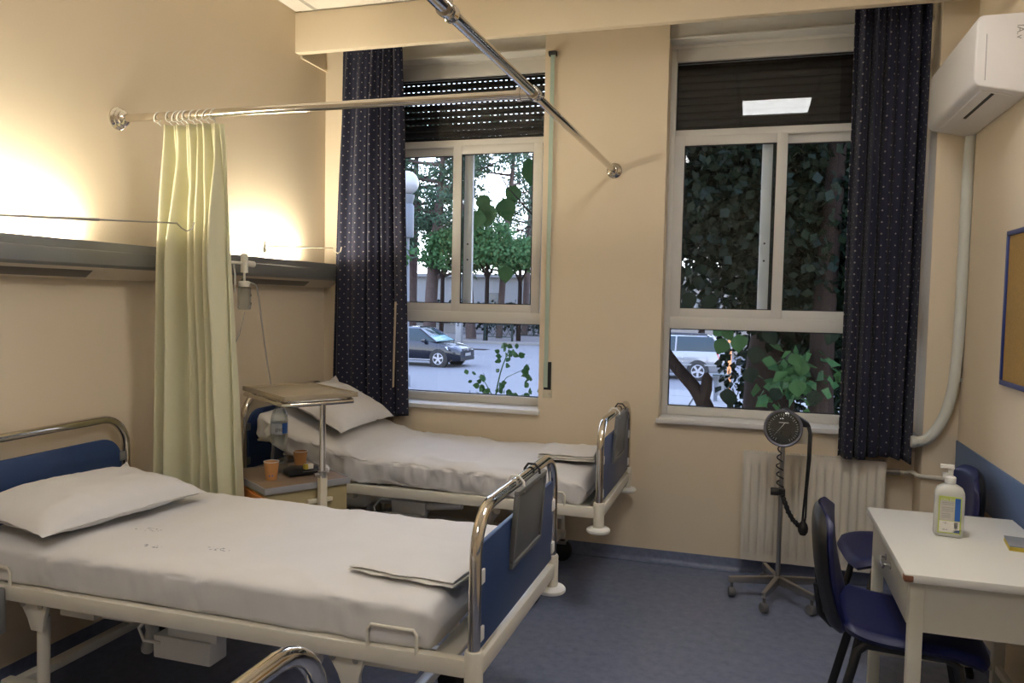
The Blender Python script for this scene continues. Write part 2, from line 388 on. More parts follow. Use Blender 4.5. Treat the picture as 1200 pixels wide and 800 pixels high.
def ceiling_light(x, y, label):
    t = thing('ceiling_light', label, 'ceiling light', (x+.3, y+.3, ZC), 0, 'ceiling light panels')
    b = MB()
    for a in ((-.296, -.296, .296, -.275), (-.296, .275, .296, .296), (-.296, -.275, -.275, .275), (.275, -.275, .296, .275)): b.box((a[0], a[1], -.006), (a[2], a[3], .015))
    b.build('light_frame', 'white', t)
    m = mat('light_diffuser', (.9, .9, .9), .5, emit=(1.0, .985, .975), es=PANEL_E)
    MB().box((-.275, -.275, 0), (.275, .275, .01)).build('diffuser', m, t)
ceiling_light(-.17, 2.02, 'square white ceiling light panel nearest the windows, mirrored in the right window')
ceiling_light(-1.37, 2.02-2.4, 'added square ceiling light panel, out of view, brightening the beds and room')  # added unseen panel to raise the light level, placed clear of window reflections

# ------------------------------------------------------------------ windows
def window(idx, x0, x1, front, back, gap, nslat, label):
    w = bpy.data.objects.new(f'window_{idx}', None); COL.objects.link(w); struct(w, label); w.location = ((x0+x1)/2, 4.74, ZS); L = Matrix.Translation((-(x0+x1)/2, -4.74, -ZS))
    def fin(o): o.data.transform(L); return o
    b = MB(); ya, yb = 4.738, 4.815
    b.box((x0, ya, .862), (x0+.034, yb, 3.01)); b.box((x1-.034, ya, .862), (x1, yb, 3.01))
    xi0, xi1 = x0+.034, x1-.034
    b.box((xi0, ya, .862), (xi1, yb, .912)); b.box((xi0, ya-.006, 1.376), (xi1, yb, 1.446)); b.box((xi0, ya, 2.497), (xi1, yb, 2.54)); b.box((xi0, ya, 2.935), (xi1, yb, 3.01))
    fin(b.build('frame', 'frame', w, bevel=.003))
    b = MB(); b.box((x0, 4.66, 3.04), (x1, 4.69, ZT)); b.box((x0, 4.625, 3.03), (x1, 4.75, 3.042)); b.box((x0, 4.742, 3.008), (x1, 4.812, 3.06))
    fin(b.build('shutter_box', 'frame', w, bevel=.002))
    b = MB(); b.box((x0-.012, 4.565, ZS-.028), (x1 if idx == 2 else x1+.012, 4.60, ZS)); b.box((x0+.001, 4.60, ZS-.03), (x1-.001, 4.80, ZS+.003))
    fin(b.build('sill', 'sill', w, bevel=.004))
    # sliding sashes
    for (a, c, y0, y1) in ((front[0], front[1], 4.734, 4.762), (back[0], back[1], 4.772, 4.800)):
        st = .058; z0, z1 = 1.44, 2.502; b = MB()
        b.box((a, y0, z0), (a+st, y1, z1)); b.box((c-st, y0, z0), (c, y1, z1)); b.box((a+st, y0, z0), (c-st, y1, z0+.056)); b.box((a+st, y0, z1-.054), (c-st, y1, z1))
        s = fin(b.build('sash', 'frame', w, bevel=.003)); yc = (y0+y1)/2
        fin(MB().box((a+st-.004, yc-.002, z0+.052), (c-st+.004, yc+.002, z1-.05)).build('pane', 'glass', s))
        g = MB()
        for q in (((a+st, z0+.056), (a+st+.006, z1-.054)), ((c-st-.006, z0+.056), (c-st, z1-.054)), ((a+st, z0+.056), (c-st, z0+.061)), ((a+st, z1-.060), (c-st, z1-.054))):
            g.box((q[0][0], y0+.003, q[0][1]), (q[1][0], y0+.011, q[1][1]))
        fin(g.build('gasket', 'gasket', s))
        if y0 > 4.77:
            xm = c-st/2 if idx == 1 else a+st/2
            for z in (1.78, 1.88): fin(MB().cyl((xm, y0-.003, z), (xm, y0+.004, z), .006, 8).build('latch_screw', 'dark', s))
    for (z0, z1) in ((.912, 1.376), (2.54, 2.935)):
        fin(MB().box((xi0-.004, 4.774, z0-.004), (xi1+.004, 4.778, z1+.004)).build('pane', 'glass', w))
        g = MB(); g.box((xi0, 4.764, z0), (xi0+.006, 4.772, z1)); g.box((xi1-.006, 4.764, z0), (xi1, 4.772, z1)); g.box((xi0, 4.764, z0), (xi1, 4.772, z0+.006)); g.box((xi0, 4.764, z1-.006), (xi1, 4.772, z1))
        fin(g.build('gasket', 'gasket', w))
    # roller shutter behind the top pane
    sh = bpy.data.objects.new('roller_shutter', None); COL.objects.link(sh); sh.parent = w
    zt = 3.15; pitch = .0435
    for k in range(nslat):
        g = gap(k); zb = zt-(k+1)*pitch; b = MB()
        b.prism([(4.868, zb+g), (4.861, zb+g+(pitch-g)*.25), (4.861, zb+g+(pitch-g)*.75), (4.868, zb+pitch), (4.876, zb+pitch), (4.876, zb+g)], x0+.002, x1-.002, 'x')
        if g:
            n = int((x1-x0)/.036)
            for i in range(n+1):
                xx = x0+i*.036
                b.box((xx, 4.869, zb), (min(xx+.019, x1-.003), 4.875, zb+g))
        fin(b.build('slat', 'slat', sh))
    return w
window(1, OP[0][0], OP[0][1], (-1.868, -1.276), (-2.384, -1.745), lambda k: (.0055 if k < 11 else .002), 15,
       'left aluminium sliding window with a half lowered brown shutter')
window(2, OP[1][0], .853, (-.472, .158), (.022, .818), lambda k: 0, 15, 'right aluminium sliding window before dark tree leaves')

# ------------------------------------------------------------------ hospital beds
BL, BW = 1.975, .86      # between corner posts
def nz(x, y, z, s): return noise.noise(Vector((x*s, y*s, z*s)))
def mattress_mb(L, Wd, T, lift, wr, seed):
    # closed sheet-covered mattress: rings around the section, swept along x
    b = MB(); nx, k = 110, 72; ring = []
    for j in range(k):
        t = 2*PI*j/k; c, s = math.cos(t), math.sin(t); p = .22
        ring.append((math.copysign(abs(c)**p, c), math.copysign(abs(s)**(p*1.3), s)))
    def pt(i, j):
        u = i/(nx-1); x = (u*L)
        e = min(u, 1-u)*L; cap = 1.0 if e > .05 else max(.001, 1-(1-e/.05)**2.4)**.5
        cy, cz = ring[j]
        y = cy*Wd/2*(.90+.10*cap); z = cz*T/2*cap if e <= .05 else cz*T/2
        xx = x
        if e <= .05: xx = x
        # wrinkles: long drapes on the sides, faint rumples on top
        side = abs(cy) ** 6
        fold = abs(nz(xx*1.5-cz*.10+seed, cz*.12, 2, 6.0)); fold = (1-min(1, fold*3.2))**2
        d = wr*(nz(xx*1.0+seed, cz*.10+xx*.35, 0, 5.5)*.8+fold*.9-.5)
        if wr > .02: d += wr*.55*((1-min(1, abs(nz(xx*2.4+seed, cz*.25+xx*.2, 4, 8))*3.0))**2-.3)*(.4+.6*max(0, cz))
        y += math.copysign(d*1.1*side, cy)
        if cz > 0: z += wr*.8*nz(xx*1.3+seed, y*1.0+3, .5, 3.2)*(1-side*.5)+wr*.30*((1-min(1, abs(nz(xx*.9+seed, y*.8+xx*.5, 1.5, 5))*3))**2)
        else: z += wr*.5*nz(xx+seed, cy*2, 7, 5)*side
        lz, lx = lift(xx)
        return (xx+lx*(z), y, z+T/2+lz)
    vs = [pt(i, j) for i in range(nx) for j in range(k)]
    fs = [(i*k+j, i*k+(j+1) % k, (i+1)*k+(j+1) % k, (i+1)*k+j) for i in range(nx-1) for j in range(k)]
    fs += [tuple(range(k-1, -1, -1)), tuple((nx-1)*k+j for j in range(k))]
    return b.add(vs, fs)

def arch_pts(x, hw, z0, zt, r=.13, n=8):
    pts = [(-hw, z0)] + [(-hw+r-r*math.cos(math.radians(a)), zt-r+r*math.sin(math.radians(a))) for a in np.linspace(0, 90, n)]
    pts += [(hw-r+r*math.sin(math.radians(a)), zt-r+r*math.cos(math.radians(a))) for a in np.linspace(0, 90, n)] + [(hw, z0)]
    return [(x, y, z) for y, z in pts]

def make_bed(loc, label, lift, wr, seed, marks, platform):
    t = thing('hospital_bed', label, 'bed', loc, 0, 'hospital beds along the left wall')
    hw = BW/2
    for sy in (-1, 1):
        MB().box((.02, sy*hw-.017, .498), (BL-.02, sy*hw+.017, .55)).build('side_rail', 'whitemetal', t, bevel=.007)
    for x in (0, BL):
        MB().box((x-.018, -hw+.02, .494), (x+.018, hw-.02, .546)).build('end_rail', 'whitemetal', t, bevel=.007)
        for sy in (-1, 1):
            p = MB().lathe([(.026, .455), (.026, .568), (.023, .574), (.018, .574)], 20, (x, sy*hw, 0)).build('corner_post', 'whitemetal', t)
            MB().lathe([(.012, .428), (.05, .430), (.056, .436), (.056, .445), (.050, .452), (.030, .456), (.012, .456)], 28, (x, sy*hw, 0)).build('bumper_disc', 'white', p)
    # chrome arches with blue panels
    for x, nm, zt, sg in ((0, 'headboard', .975, 1), (BL, 'footboard', .955, -1)):
        pn = MB(); r = .105; w = hw-.032; z0 = .565; z1 = zt-(.095 if nm == 'footboard' else .085)
        poly = [(-w, z0), (w, z0)]+[(w-r+r*math.cos(math.radians(a)), z1-r+r*math.sin(math.radians(a))) for a in range(0, 91, 15)]+[(-w+r+r*math.cos(math.radians(a)), z1-r+r*math.sin(math.radians(a))) for a in range(90, 181, 15)]
        if nm == 'footboard': poly = [(-w, z0), (w, z0), (w, z1), (-w, z1)]
        pn.prism(poly, x-.008, x+.008, 'x'); bo = pn.build(nm, 'bluepanel', t, bevel=.003)
        MB().tube(arch_pts(x, hw, .56, zt), .0175, 14).build('chrome_arch', 'chrome', bo)
        for sy in (-1, 1):
            for z in (.61, z1-.09):
                MB().box((x-.014, sy*(hw-.046), z-.02), (x+.014, sy*(hw-.010), z+.02)).build('panel_clip', 'greyplastic' if nm == 'headboard' else 'white', bo, bevel=.003)
    # chart board hooked over the foot arch
    ch = MB(); x = BL+.030; R = Matrix.Translation((BL+.020, .03, .955)) @ Matrix.Rotation(math.radians(4), 4, 'Y')
    ch.box((.004, -.16, -.235), (.010, .155, -.02), R)
    cb = ch.build('chart_board', 'greyboard', t, bevel=.002)
    fr = MB()
    for q in ((-.172, -.25, .167, -.233), (-.172, -.022, .167, -.006), (-.172, -.233, -.156, -.022), (.151, -.233, .167, -.022)): fr.box((.0, q[0], q[1]), (.016, q[2], q[3]), R)
    fr.build('board_frame', 'greyplastic', cb, bevel=.003)
    cy_ = .03
    for y in (-.10, .09):
        k = MB(); k.tube([(BL+.03, cy_+y, .93), (BL+.028, cy_+y, .962), (BL+.012, cy_+y, .979), (BL-.012, cy_+y, .979), (BL-.024, cy_+y, .962), (BL-.025, cy_+y, .935)], .0042, 8)
        k.build('hook', 'white' if y < 0 else 'dark', cb)
    # mattress platform
    for i in range(12):
        x = .10+i*(BL-.2)/11
        if i == 0: sl = MB().box((-.035, -hw+.03, .520), (.035, hw-.03, .533)).build('platform_slat', 'whitemetal', t, bevel=.003, seg=1)
        else: sl = bpy.data.objects.new('platform_slat', sl.data); COL.objects.link(sl); sl.parent = t
        sl.location = (x, 0, lift(x)[0])
    b = mattress_mb(BL-(.175 if marks else .135), BW-.012, .143, lambda x: lift(x+.065), wr, seed)
    mo = b.build('mattress', 'sheetmarked' if marks else 'sheet', t, smooth=80); mo.location = (.065, 0, .536)
    # wire retainers
    for x in (.27, BL-.24):
        for sy in (-1, 1):
            if platform and x < .5: continue
            MB().tube([(x-.075, sy*(hw+.012), .54), (x-.075, sy*(hw+.012), .595), (x-.065, sy*(hw+.011), .608), (x+.065, sy*(hw+.011), .608), (x+.075, sy*(hw+.012), .595), (x+.075, sy*(hw+.012), .54)], .0055, 8).build('mattress_retainer', 'whitemetal', t)
    # undercarriage: brackets, slanted legs, chassis, castors, motors
    for sy in (-1, 1):
        for x0, x1 in ((.415, .43), (BL-.40, BL-.37)):
            y = sy*(hw-.015); lg = MB()
            lg.prism([(x0-.06, .505), (x0+.07, .505), (x0+.05, .44), (x0+.045, .40), (x0-.005, .40), (x0-.02, .44)], y-.009, y+.009, 'y')
            br = lg.build('leg_bracket', 'whitemetal', t, bevel=.003)
            for dx in (-.035, .04): MB().cyl((x0+dx, y+sy*.008, .488), (x0+dx, y+sy*.014, .488), .010, 12).build('bolt', 'steel', br)
            MB().tube([(x0+.02, y-sy*.02, .44), (x1, y-sy*.02, .17)], .020, 10).build('leg', 'whitemetal', t)
    ca = MB()
    for sy in (-1, 1): ca.box((.22, sy*(hw-.07)-.02, .14), (BL-.34, sy*(hw-.07)+.02, .18))
    for x in (.26, BL-.38): ca.box((x-.02, -hw+.05, .142), (x+.02, hw-.05, .178))
    ca.build('chassis', 'whitemetal', t, bevel=.005)
    for x in (.26, BL-.38):
        for sy in (-1, 1):
            y = sy*(hw-.07); k = MB()
            k.lathe([(.022, -.035), (.030, -.030), (.058, -.020), (.062, -.012), (.062, .012), (.058, .020), (.030, .030), (.022, .035)], 24, (0, 0, 0), Matrix.Translation((x+.02, y, .063)) @ Matrix.Rotation(PI/2, 4, 'X'))
            wl = k.build('castor', 'dark', t)
            f = MB(); f.cyl((x, y, .11), (x, y, .15), .014, 10); f.box((x-.03, y-.026, .105), (x+.05, y+.026, .122)); f.build('castor_fork', 'steel', wl)
    m1 = MB(); m1.box((.75, -.25, .285), (.98, -.16, .365)); m1.box((.80, -.24, .36), (1.0, -.17, .43)); m1.cyl((.96, -.205, .40), (1.20, -.205, .43), .022, 12)
    mo1 = m1.build('lift_motor', 'white', t, bevel=.008)
    MB().tube([(.78, -.25, .34), (.73, -.27, .35), (.71, -.27, .39), (.74, -.25, .43), (.82, -.22, .43)], .006, 8).build('motor_cable', 'white', mo1)
    m2 = MB(); m2.box((.42, -.20, .36), (.62, .05, .44)); m2.cyl((.40, -.08, .40), (.75, -.08, .42), .055, 16); m2.build('back_motor', 'whitemetal', t, bevel=.01)
    for q in (((.52, -hw+.02, .462), (.66, -hw+.07, .497)), ((1.62, -hw+.02, .470), (1.80, -hw+.05, .497))): MB().box(*q).build('cross_bracket', 'whitemetal', t, bevel=.002)
    MB().tube([(1.45, -hw+.05, .47), (1.30, -.1, .30), (1.20, 0, .17)], .018, 10).build('lift_arm', 'whitemetal', t)
    MB().tube([(.60, -.1, .38), (.57, -.05, .27), (.50, 0, .17)], .024, 10).build('lift_arm', 'whitemetal', t)
    MB().box((.20, -hw-.05, .39), (.335, -hw-.018, .545)).build('control_box', 'greyplastic', t, bevel=.006)
    return t
flat = lambda x: (0.0, 0.0)
def raised(x):
    if x > .70: return (.015*math.exp(-((x-.9)/.25)**2), 0)
    u = (.70-x)/.70; return (.015+.235*u**1.35, 0)
make_bed((-2.668, 2.395, 0), 'middle hospital bed with flat white sheet, its blue footboard and pale rails in view', flat, .015, 3.1, True, False)
make_bed((-2.642, 4.07, 0), 'hospital bed with raised backrest and rumpled white sheet below the left window', raised, .030, 9.7, False, True)
make_bed((-2.668, .735, 0), 'hospital bed in the lower foreground, only its chrome footboard corner in view', flat, .011, 5.5, True, False)

def pillow(L, Wd, T, seed, name, label, loc, rot, ears=((1, 1), (1, -1), (-1, 1), (-1, -1))):
    n = 34; b = MB()
    def f(sgn):
        def g(i, j):
            u = 2*i/(n-1)-1; v = 2*j/(n-1)-1
            h = (max(0, 1-abs(u)**3.2)**.6)*(max(0, 1-abs(v)**3.2)**.6)
            pin = 1-.05*(1-abs(v)**2)*abs(u)**3; piv = 1-.06*(1-abs(u)**2)*abs(v)**3
            x = u*L/2*pin; y = v*Wd/2*piv
            z = sgn*(T/2*h)*(1 if sgn > 0 else .55)+.010*nz(u*2+seed, v*2, sgn, 1.6)*h+.006*nz(u+seed, v*1.5, sgn, 5)
            z += (.045 if (math.copysign(1, u), math.copysign(1, v)) in ears else -.005)*max(0, (abs(u)*abs(v))-.72)/.28
            return (x, y, z)
        return g
    b.grid(n, n, f(1)); b.grid(n, n, f(-1))
    o = b.build(name, 'sheet', smooth=80, weld=True); o.location = loc; o.rotation_euler = rot
    return tag(o, label, 'pillow', 'white bed pillows')
pillow(.46, .70, .165, 1.3, 'pillow', 'white pillow lying flat against the blue headboard of the nearest bed', (-2.37, 2.33, .742), (0, math.radians(3), math.radians(-7)), ((-1, 1),))
pillow(.47, .68, .155, 6.2, 'pillow', 'white pillow propped on the raised backrest under the left window', (-2.325, 4.09, .888), (0, math.radians(24), math.radians(1)), ((-1, 1),))

def folded_sheet(L, Wd, layers, seed, label, loc, rz):
    t = thing('folded_sheet', label, 'sheet', loc, rz, 'folded sheets at the bed feet')
    for k in range(layers):
        b = MB(); n = 26; th = .0095
        def ring(i, j):
            u = 2*i/(n-1)-1; wob = .012*nz(u*2+seed, k*3.1, 0, 1.5); w = Wd/2*(1-.03*k)
            cs = [(-1, 0), (-.985, .5), (-.95, .9), (-.6, 1), (0, 1), (.6, 1), (.95, .9), (.985, .5), (1, 0), (.985, -.5), (.95, -.9), (.6, -1), (0, -1), (-.6, -1), (-.95, -.9), (-.985, -.5)]
            cy, cz = cs[j]; e = 1 if abs(u) < .96 else .55
            z = k*.0105+th/2+cz*th/2*e+.006*max(0, nz(u*1.5+seed, cy, k, 2.2))*(k+1)*.6
            return (u*L/2*(1-.02*k)+.004*nz(cy, k+seed, 0, 3), cy*w+wob, z)
        b.grid(n, 16, ring, wrap=True)
        b.add([ring(0, j) for j in range(16)], [tuple(range(15, -1, -1))]); b.add([ring(n-1, j) for j in range(16)], [tuple(range(16))])
        b.build('sheet_layer', 'sheetcream' if k < layers-1 else 'sheet', t, smooth=70)
    return t
folded_sheet(.36, .36, 2, 2.0, 'folded white sheet at the foot of the nearest bed, beside its blue footboard', (-.960, 2.27, .690), math.radians(-6))
folded_sheet(.30, .34, 3, 8.0, 'folded white sheet at the foot of the bed below the left window', (-.915, 4.09, .70), math.radians(5))

# ------------------------------------------------------------------ bedhead unit on the left wall
u = thing('bedhead_unit', 'long grey bedhead lighting unit along the left wall above the beds', 'wall lamp', (XL+.0015, 3.3, 1.66))
b = MB(); y0, y1 = YF+.3-3.3, 4.585-3.3
b.prism([(0, .045), (.110, .045), (.122, .036), (.122, -.02), (.110, -.030), (.045, -.078), (0, -.078)], y0, y1, 'y'); b.mi = 0
b.build('body', 'bar', u, bevel=.003)
b = MB(); b.prism([(.1085, -.0322), (.047, -.0785), (.0455, -.0805), (.107, -.0345)], y0+.001, y1-.001, 'y'); b.build('underside', 'barunder', u)
UL = [(1.75, 2.62), (3.50, 4.28)]
for (a, c) in UL:
    d = MB(); d.prism([(.095, -.0445), (.060, -.071), (.0585, -.0735), (.0935, -.047)], a+.10-3.3, c-.02-3.3, 'y'); d.build('reading_lamp_lens', 'bardark', u)
    tm_ = mat('uplight_tube', (.9, .9, .9), .4, emit=(1.0, .90, .70), es=UPLIGHT_E)
    MB().cyl((.055, a+.06-3.3, .062), (.055, c-.06-3.3, .062), .011, 10).build('light_tube', tm_, u)
    for yy in (a+.04, c-.04): MB().cbox((.055, yy-3.3, .058), (.03, .03, .028)).build('tube_holder', 'bar', u)
# front lip that shades the tubes from the room
MB().box((.112, y0, .04), (.118, y1, .075)).build('front_lip', 'bar', u)

# IV hook arms
def iv_arm(label, p0, p1, hook, m):
    t = thing('drip_hook_arm', label, 'hook', p0, 0, 'folding drip hook arms over the beds')
    q = Vector(p1)-Vector(p0); d = q.normalized()
    MB().tube([(0, 0, 0), tuple(q*.6)], .0055, 8).build('arm', m, t)
    MB().tube([tuple(q*.55), tuple(q), tuple(q+d*.02+Vector((0, 0, -.02))), tuple(q+d*.045+Vector((0, 0, -.032))), tuple(q+d*.07+Vector((0, 0, -.02))), tuple(q+d*.078+Vector((0, 0, .008)))], .0032, 8).build('hook', m, t)
    b = MB(); b.cyl((0, 0, -.04), (0, 0, .03), .012, 12); b.box((XL+.001-p0[0], -.02, -.035), (.01, .02, -.012)); b.build('wall_bracket', m, t)
    return t
iv_arm('thin dark drip hook arm crossing the yellow curtain', (-2.60, 2.0, 1.785), (-2.325, 2.75, 1.822), 1, 'steel')
iv_arm('thin pale drip hook arm beside the dotted curtain of the left window', (-2.63, 3.80, 1.80), (-2.50, 4.33, 1.825), 1, 'cream')

# oxygen flow meter with humidifier bottle
t = thing('oxygen_flowmeter', 'white oxygen flow meter with clear humidifier bottle on the grey bedhead unit', 'flow meter', (XL+.122, 3.43, 1.69))
MB().box((.0, -.075, -.05), (.012, .005, .035)).build('outlet_plate', 'cream', t, bevel=.003)
b = MB(); b.lathe([(.024, 0), (.026, .012), (.016, .016), (.016, .03), (.0, .03)], 18, (0, 0, 0), Matrix.Translation((.012, -.03, -.004)) @ Matrix.Rotation(PI/2, 4, 'Y')); b.build('outlet_socket', 'dark', t)
b = MB(); b.cyl((.035, -.03, 0), (.07, .05, 0), .008, 10); b.cyl((.07, .05, -.05), (.07, .05, .05), .019, 16); b.cyl((.07, .05, .0), (.08, .115, -.004), .016, 14); b.build('regulator', 'white', t)
MB().lathe([(.011, .05), (.012, .06), (.012, .15), (.009, .156), (0, .156)], 14, (.07, .05, 0)).build('flow_tube', 'clear', t)
MB().lathe([(.006, -.11), (.006, -.05)], 10, (.07, .05, 0)).build('bottle_stem', 'white', t)
b = MB(); b.lathe([(0, -.242), (.03, -.24), (.034, -.232), (.034, -.135), (.028, -.118), (.026, -.105)], 22, (.07, .05, 0)); b.build('humidifier_bottle', 'clear', t)
b = MB(); b.lathe([(.029, -.122), (.030, -.098), (.02, -.092), (0, -.092)], 22, (.07, .05, 0)); b.build('bottle_cap', 'white', t)
for z in (-.172, -.215): MB().box((.100, .06, z), (.1025, .066, z+.012)).build('level_mark', 'ink', t)
b = MB(); b.tube([(.075, .075, -.10), (.08, .11, -.103), (.08, .14, -.115), (.075, .16, -.15), (.07, .20, -.30), (.06, .27, -.55), (.05, .34, -.74)], .0042, 8); b.build('oxygen_tube', 'tube', t)
MB().tube([(.05, -.01, -.01), (.05, .0, -.06), (.05, .0, -.15)], .0045, 8).build('hanging_tube', 'white', t); b = MB(); b.tube([(.07, .05, -.25), (.06, .03, -.36), (.04, .0, -.44), (.035, -.02, -.60), (.04, -.02, -.72)], .0028, 6); b.build('hanging_tube', 'tube', t)

# ------------------------------------------------------------------ curtain rods
ZR = 2.293; YR = 2.84; XRD = -.803
t = thing('long_ceiling_rod', 'long chrome rail running to the wall between the windows', 'curtain rod', (XRD, YB, ZR))
MB().cyl((0, 0, 0), (0, -5.9, 0), .0175, 20).build('tube', 'chrome', t)
MB().lathe([(.045, 0), (.045, .006), (.036, .016), (.026, .02), (.022, .04), (.0185, .042)], 26, (0, 0, 0), Matrix.Rotation(PI/2, 4, 'X')).build('wall_flange', 'chrome', t)
for yy, nm in ((-2.62, 'collar'), (YR-YB, 'tee_joint')):
    b = MB(); b.lathe([(.0185, -.03), (.024, -.03), (.024, -.016), (.021, -.012), (.021, .012), (.024, .016), (.024, .03), (.0185, .03)], 22, (0, 0, 0), Matrix.Translation((0, yy, 0)) @ Matrix.Rotation(PI/2, 4, 'X'))
    if nm == 'tee_joint': b.cyl((-.018, yy, 0), (-.062, yy, 0), .0225, 20); b.cyl((-.05, yy, 0), (-.064, yy, 0), .026, 20)
    else: b.cyl((0, yy, .02), (0, yy, ZC-ZR), .007, 10); b.cyl((0, yy, .02), (0, yy, .05), .013, 12)
    b.build(nm, 'chrome', t)
t = thing('privacy_curtain_rod', 'chrome rail from the left wall carrying the yellow curtain', 'curtain rod', (XL, YR, ZR))
MB().cyl((0, 0, 0), (XRD-XL-.03, 0, 0), .0165, 20).build('tube', 'chrome', t)
b = MB(); b.lathe([(.050, 0), (.050, .006), (.040, .014), (.042, .022), (.032, .03), (.034, .038), (.024, .046), (.0175, .048)], 26, (0, 0, 0), Matrix.Rotation(PI/2, 4, 'Y')); b.build('wall_flange', 'chrome', t)

# ------------------------------------------------------------------ curtains
def folded_cloth(fn_x, fn_y, z0, z1, nu, nv, th=.002):
    b = MB(); P = [[None]*nv for _ in range(nu)]
    for i in range(nu):
        for j in range(nv):
            u = i/(nu-1); v = j/(nv-1); P[i][j] = Vector((fn_x(u, v), fn_y(u, v), z1+(z0(u) if callable(z0) else z0 - 0)*v - z1*v))
    return P
def cloth_obj(P, name, m, parent, width, th=.003):
    nu, nv = len(P), len(P[0]); b = MB(); vs = []; fs = []
    N = [[None]*nv for _ in range(nu)]
    for i in range(nu):
        for j in range(nv):
            a = P[min(i+1, nu-1)][j]-P[max(i-1, 0)][j]; c = P[i][min(j+1, nv-1)]-P[i][max(j-1, 0)]
            N[i][j] = a.cross(c).normalized()
    for sgn in (.5, -.5):
        for i in range(nu):
            for j in range(nv): vs.append(tuple(P[i][j]+N[i][j]*th*sgn))
    o2 = nu*nv; ix = lambda i, j: i*nv+j
    for i in range(nu-1):
        for j in range(nv-1):
            fs.append((ix(i, j), ix(i+1, j), ix(i+1, j+1), ix(i, j+1))); fs.append((o2+ix(i, j), o2+ix(i, j+1), o2+ix(i+1, j+1), o2+ix(i+1, j)))
    for j in range(nv-1):
        fs.append((ix(0, j), ix(0, j+1), o2+ix(0, j+1), o2+ix(0, j))); fs.append((ix(nu-1, j+1), ix(nu-1, j), o2+ix(nu-1, j), o2+ix(nu-1, j+1)))
    for i in range(nu-1):
        fs.append((ix(i, 0), o2+ix(i, 0), o2+ix(i+1, 0), ix(i+1, 0))); fs.append((ix(i+1, nv-1), o2+ix(i+1, nv-1), o2+ix(i, nv-1), ix(i, nv-1)))
    me = bpy.data.meshes.new(name); me.from_pydata(vs, [], fs); me.materials.append(M[m])
    # uv = cloth lengths, so printed dots keep their size in the folds
    L = [[0]*nv for _ in range(nu)]
    for j in range(nv):
        for i in range(1, nu): L[i][j] = L[i-1][j]+(P[i][nv//2]-P[i-1][nv//2]).length
    uvl = me.uv_layers.new(name='UVMap'); li = np.zeros(len(me.loops), dtype=np.int32); me.loops.foreach_get('vertex_index', li)
    UV = np.zeros((nu*nv, 2))
    for i in range(nu):
        for j in range(nv): UV[ix(i, j)] = (L[i][j], P[i][j].z+10)
    uvl.data.foreach_set('uv', UV[li % o2].astype(np.float32).ravel())
    me.shade_smooth(); o = bpy.data.objects.new(name, me); COL.objects.link(o); o.parent = parent
    return o

# yellow privacy curtain
t = thing('privacy_curtain', 'pale yellow curtain gathered in folds on the chrome rail between the beds', 'curtain', (-2.24, YR, ZR))
nu, nv = 240, 60
ph = [random.uniform(-.6, .6) for _ in range(40)]
def yc(i, j):
    u = i/(nu-1); v = j/(nv-1); z = 2.262-(2.262-.26)*v
    xl = -2.505-.012*math.sin(v*3)-.105*v**1.1; xr = -2.212+.070*v**1.2
    s_ = u+.050*math.sin(2*PI*1.25*u+.8)+.022*math.sin(2*PI*2.9*u+2.1+1.1*v)
    q = min(1, v/.30); q = q*q*(3-2*q)
    a = 2*PI*6.2*s_+.35*math.sin(2.3*v+5*u)
    amp = (.016+.036*q)*(.60+.55*math.sin(4.4*u+.6)**2)
    tight = .014*(1-q)*math.sin(2*PI*9*u+1)
    y = amp*math.sin(a)+.30*amp*math.sin(2*a+1.2+1.5*v)+tight+.05+.065*v**.8+.014*nz(u*3, v*2.2, 1, 2)
    if v < .30: y += .016*nz(u*9, v*9, 3, 1)*(1-v/.30)
    x = xl+(xr-xl)*(u+.024*math.sin(a+1.2)*q)
    return Vector((x+2.24, y, z-ZR))
P = [[yc(i, j) for j in range(nv)] for i in range(nu)]
cloth_obj(P, 'cloth', 'yellow', t, 1)
rx = [-2.50, -2.44, -2.405, -2.38, -2.355, -2.32, -2.285, -2.25, -2.215]
for x in rx:
    b = MB(); rr = .0215; tl = random.uniform(-.35, .35); pts = []
    for a in range(0, 360, 24):
        q = math.radians(a); pts.append((x+2.24+tl*.02*math.sin(q)+.008*math.sin(q), rr*math.cos(q), rr*math.sin(q)-.0045))
    b.tube(pts, .0022, 7, closed=True); b.tube([(x+2.24, 0, -.026), (x+2.24, .02, -.036)], .002, 6); b.build('ring', 'white', t)

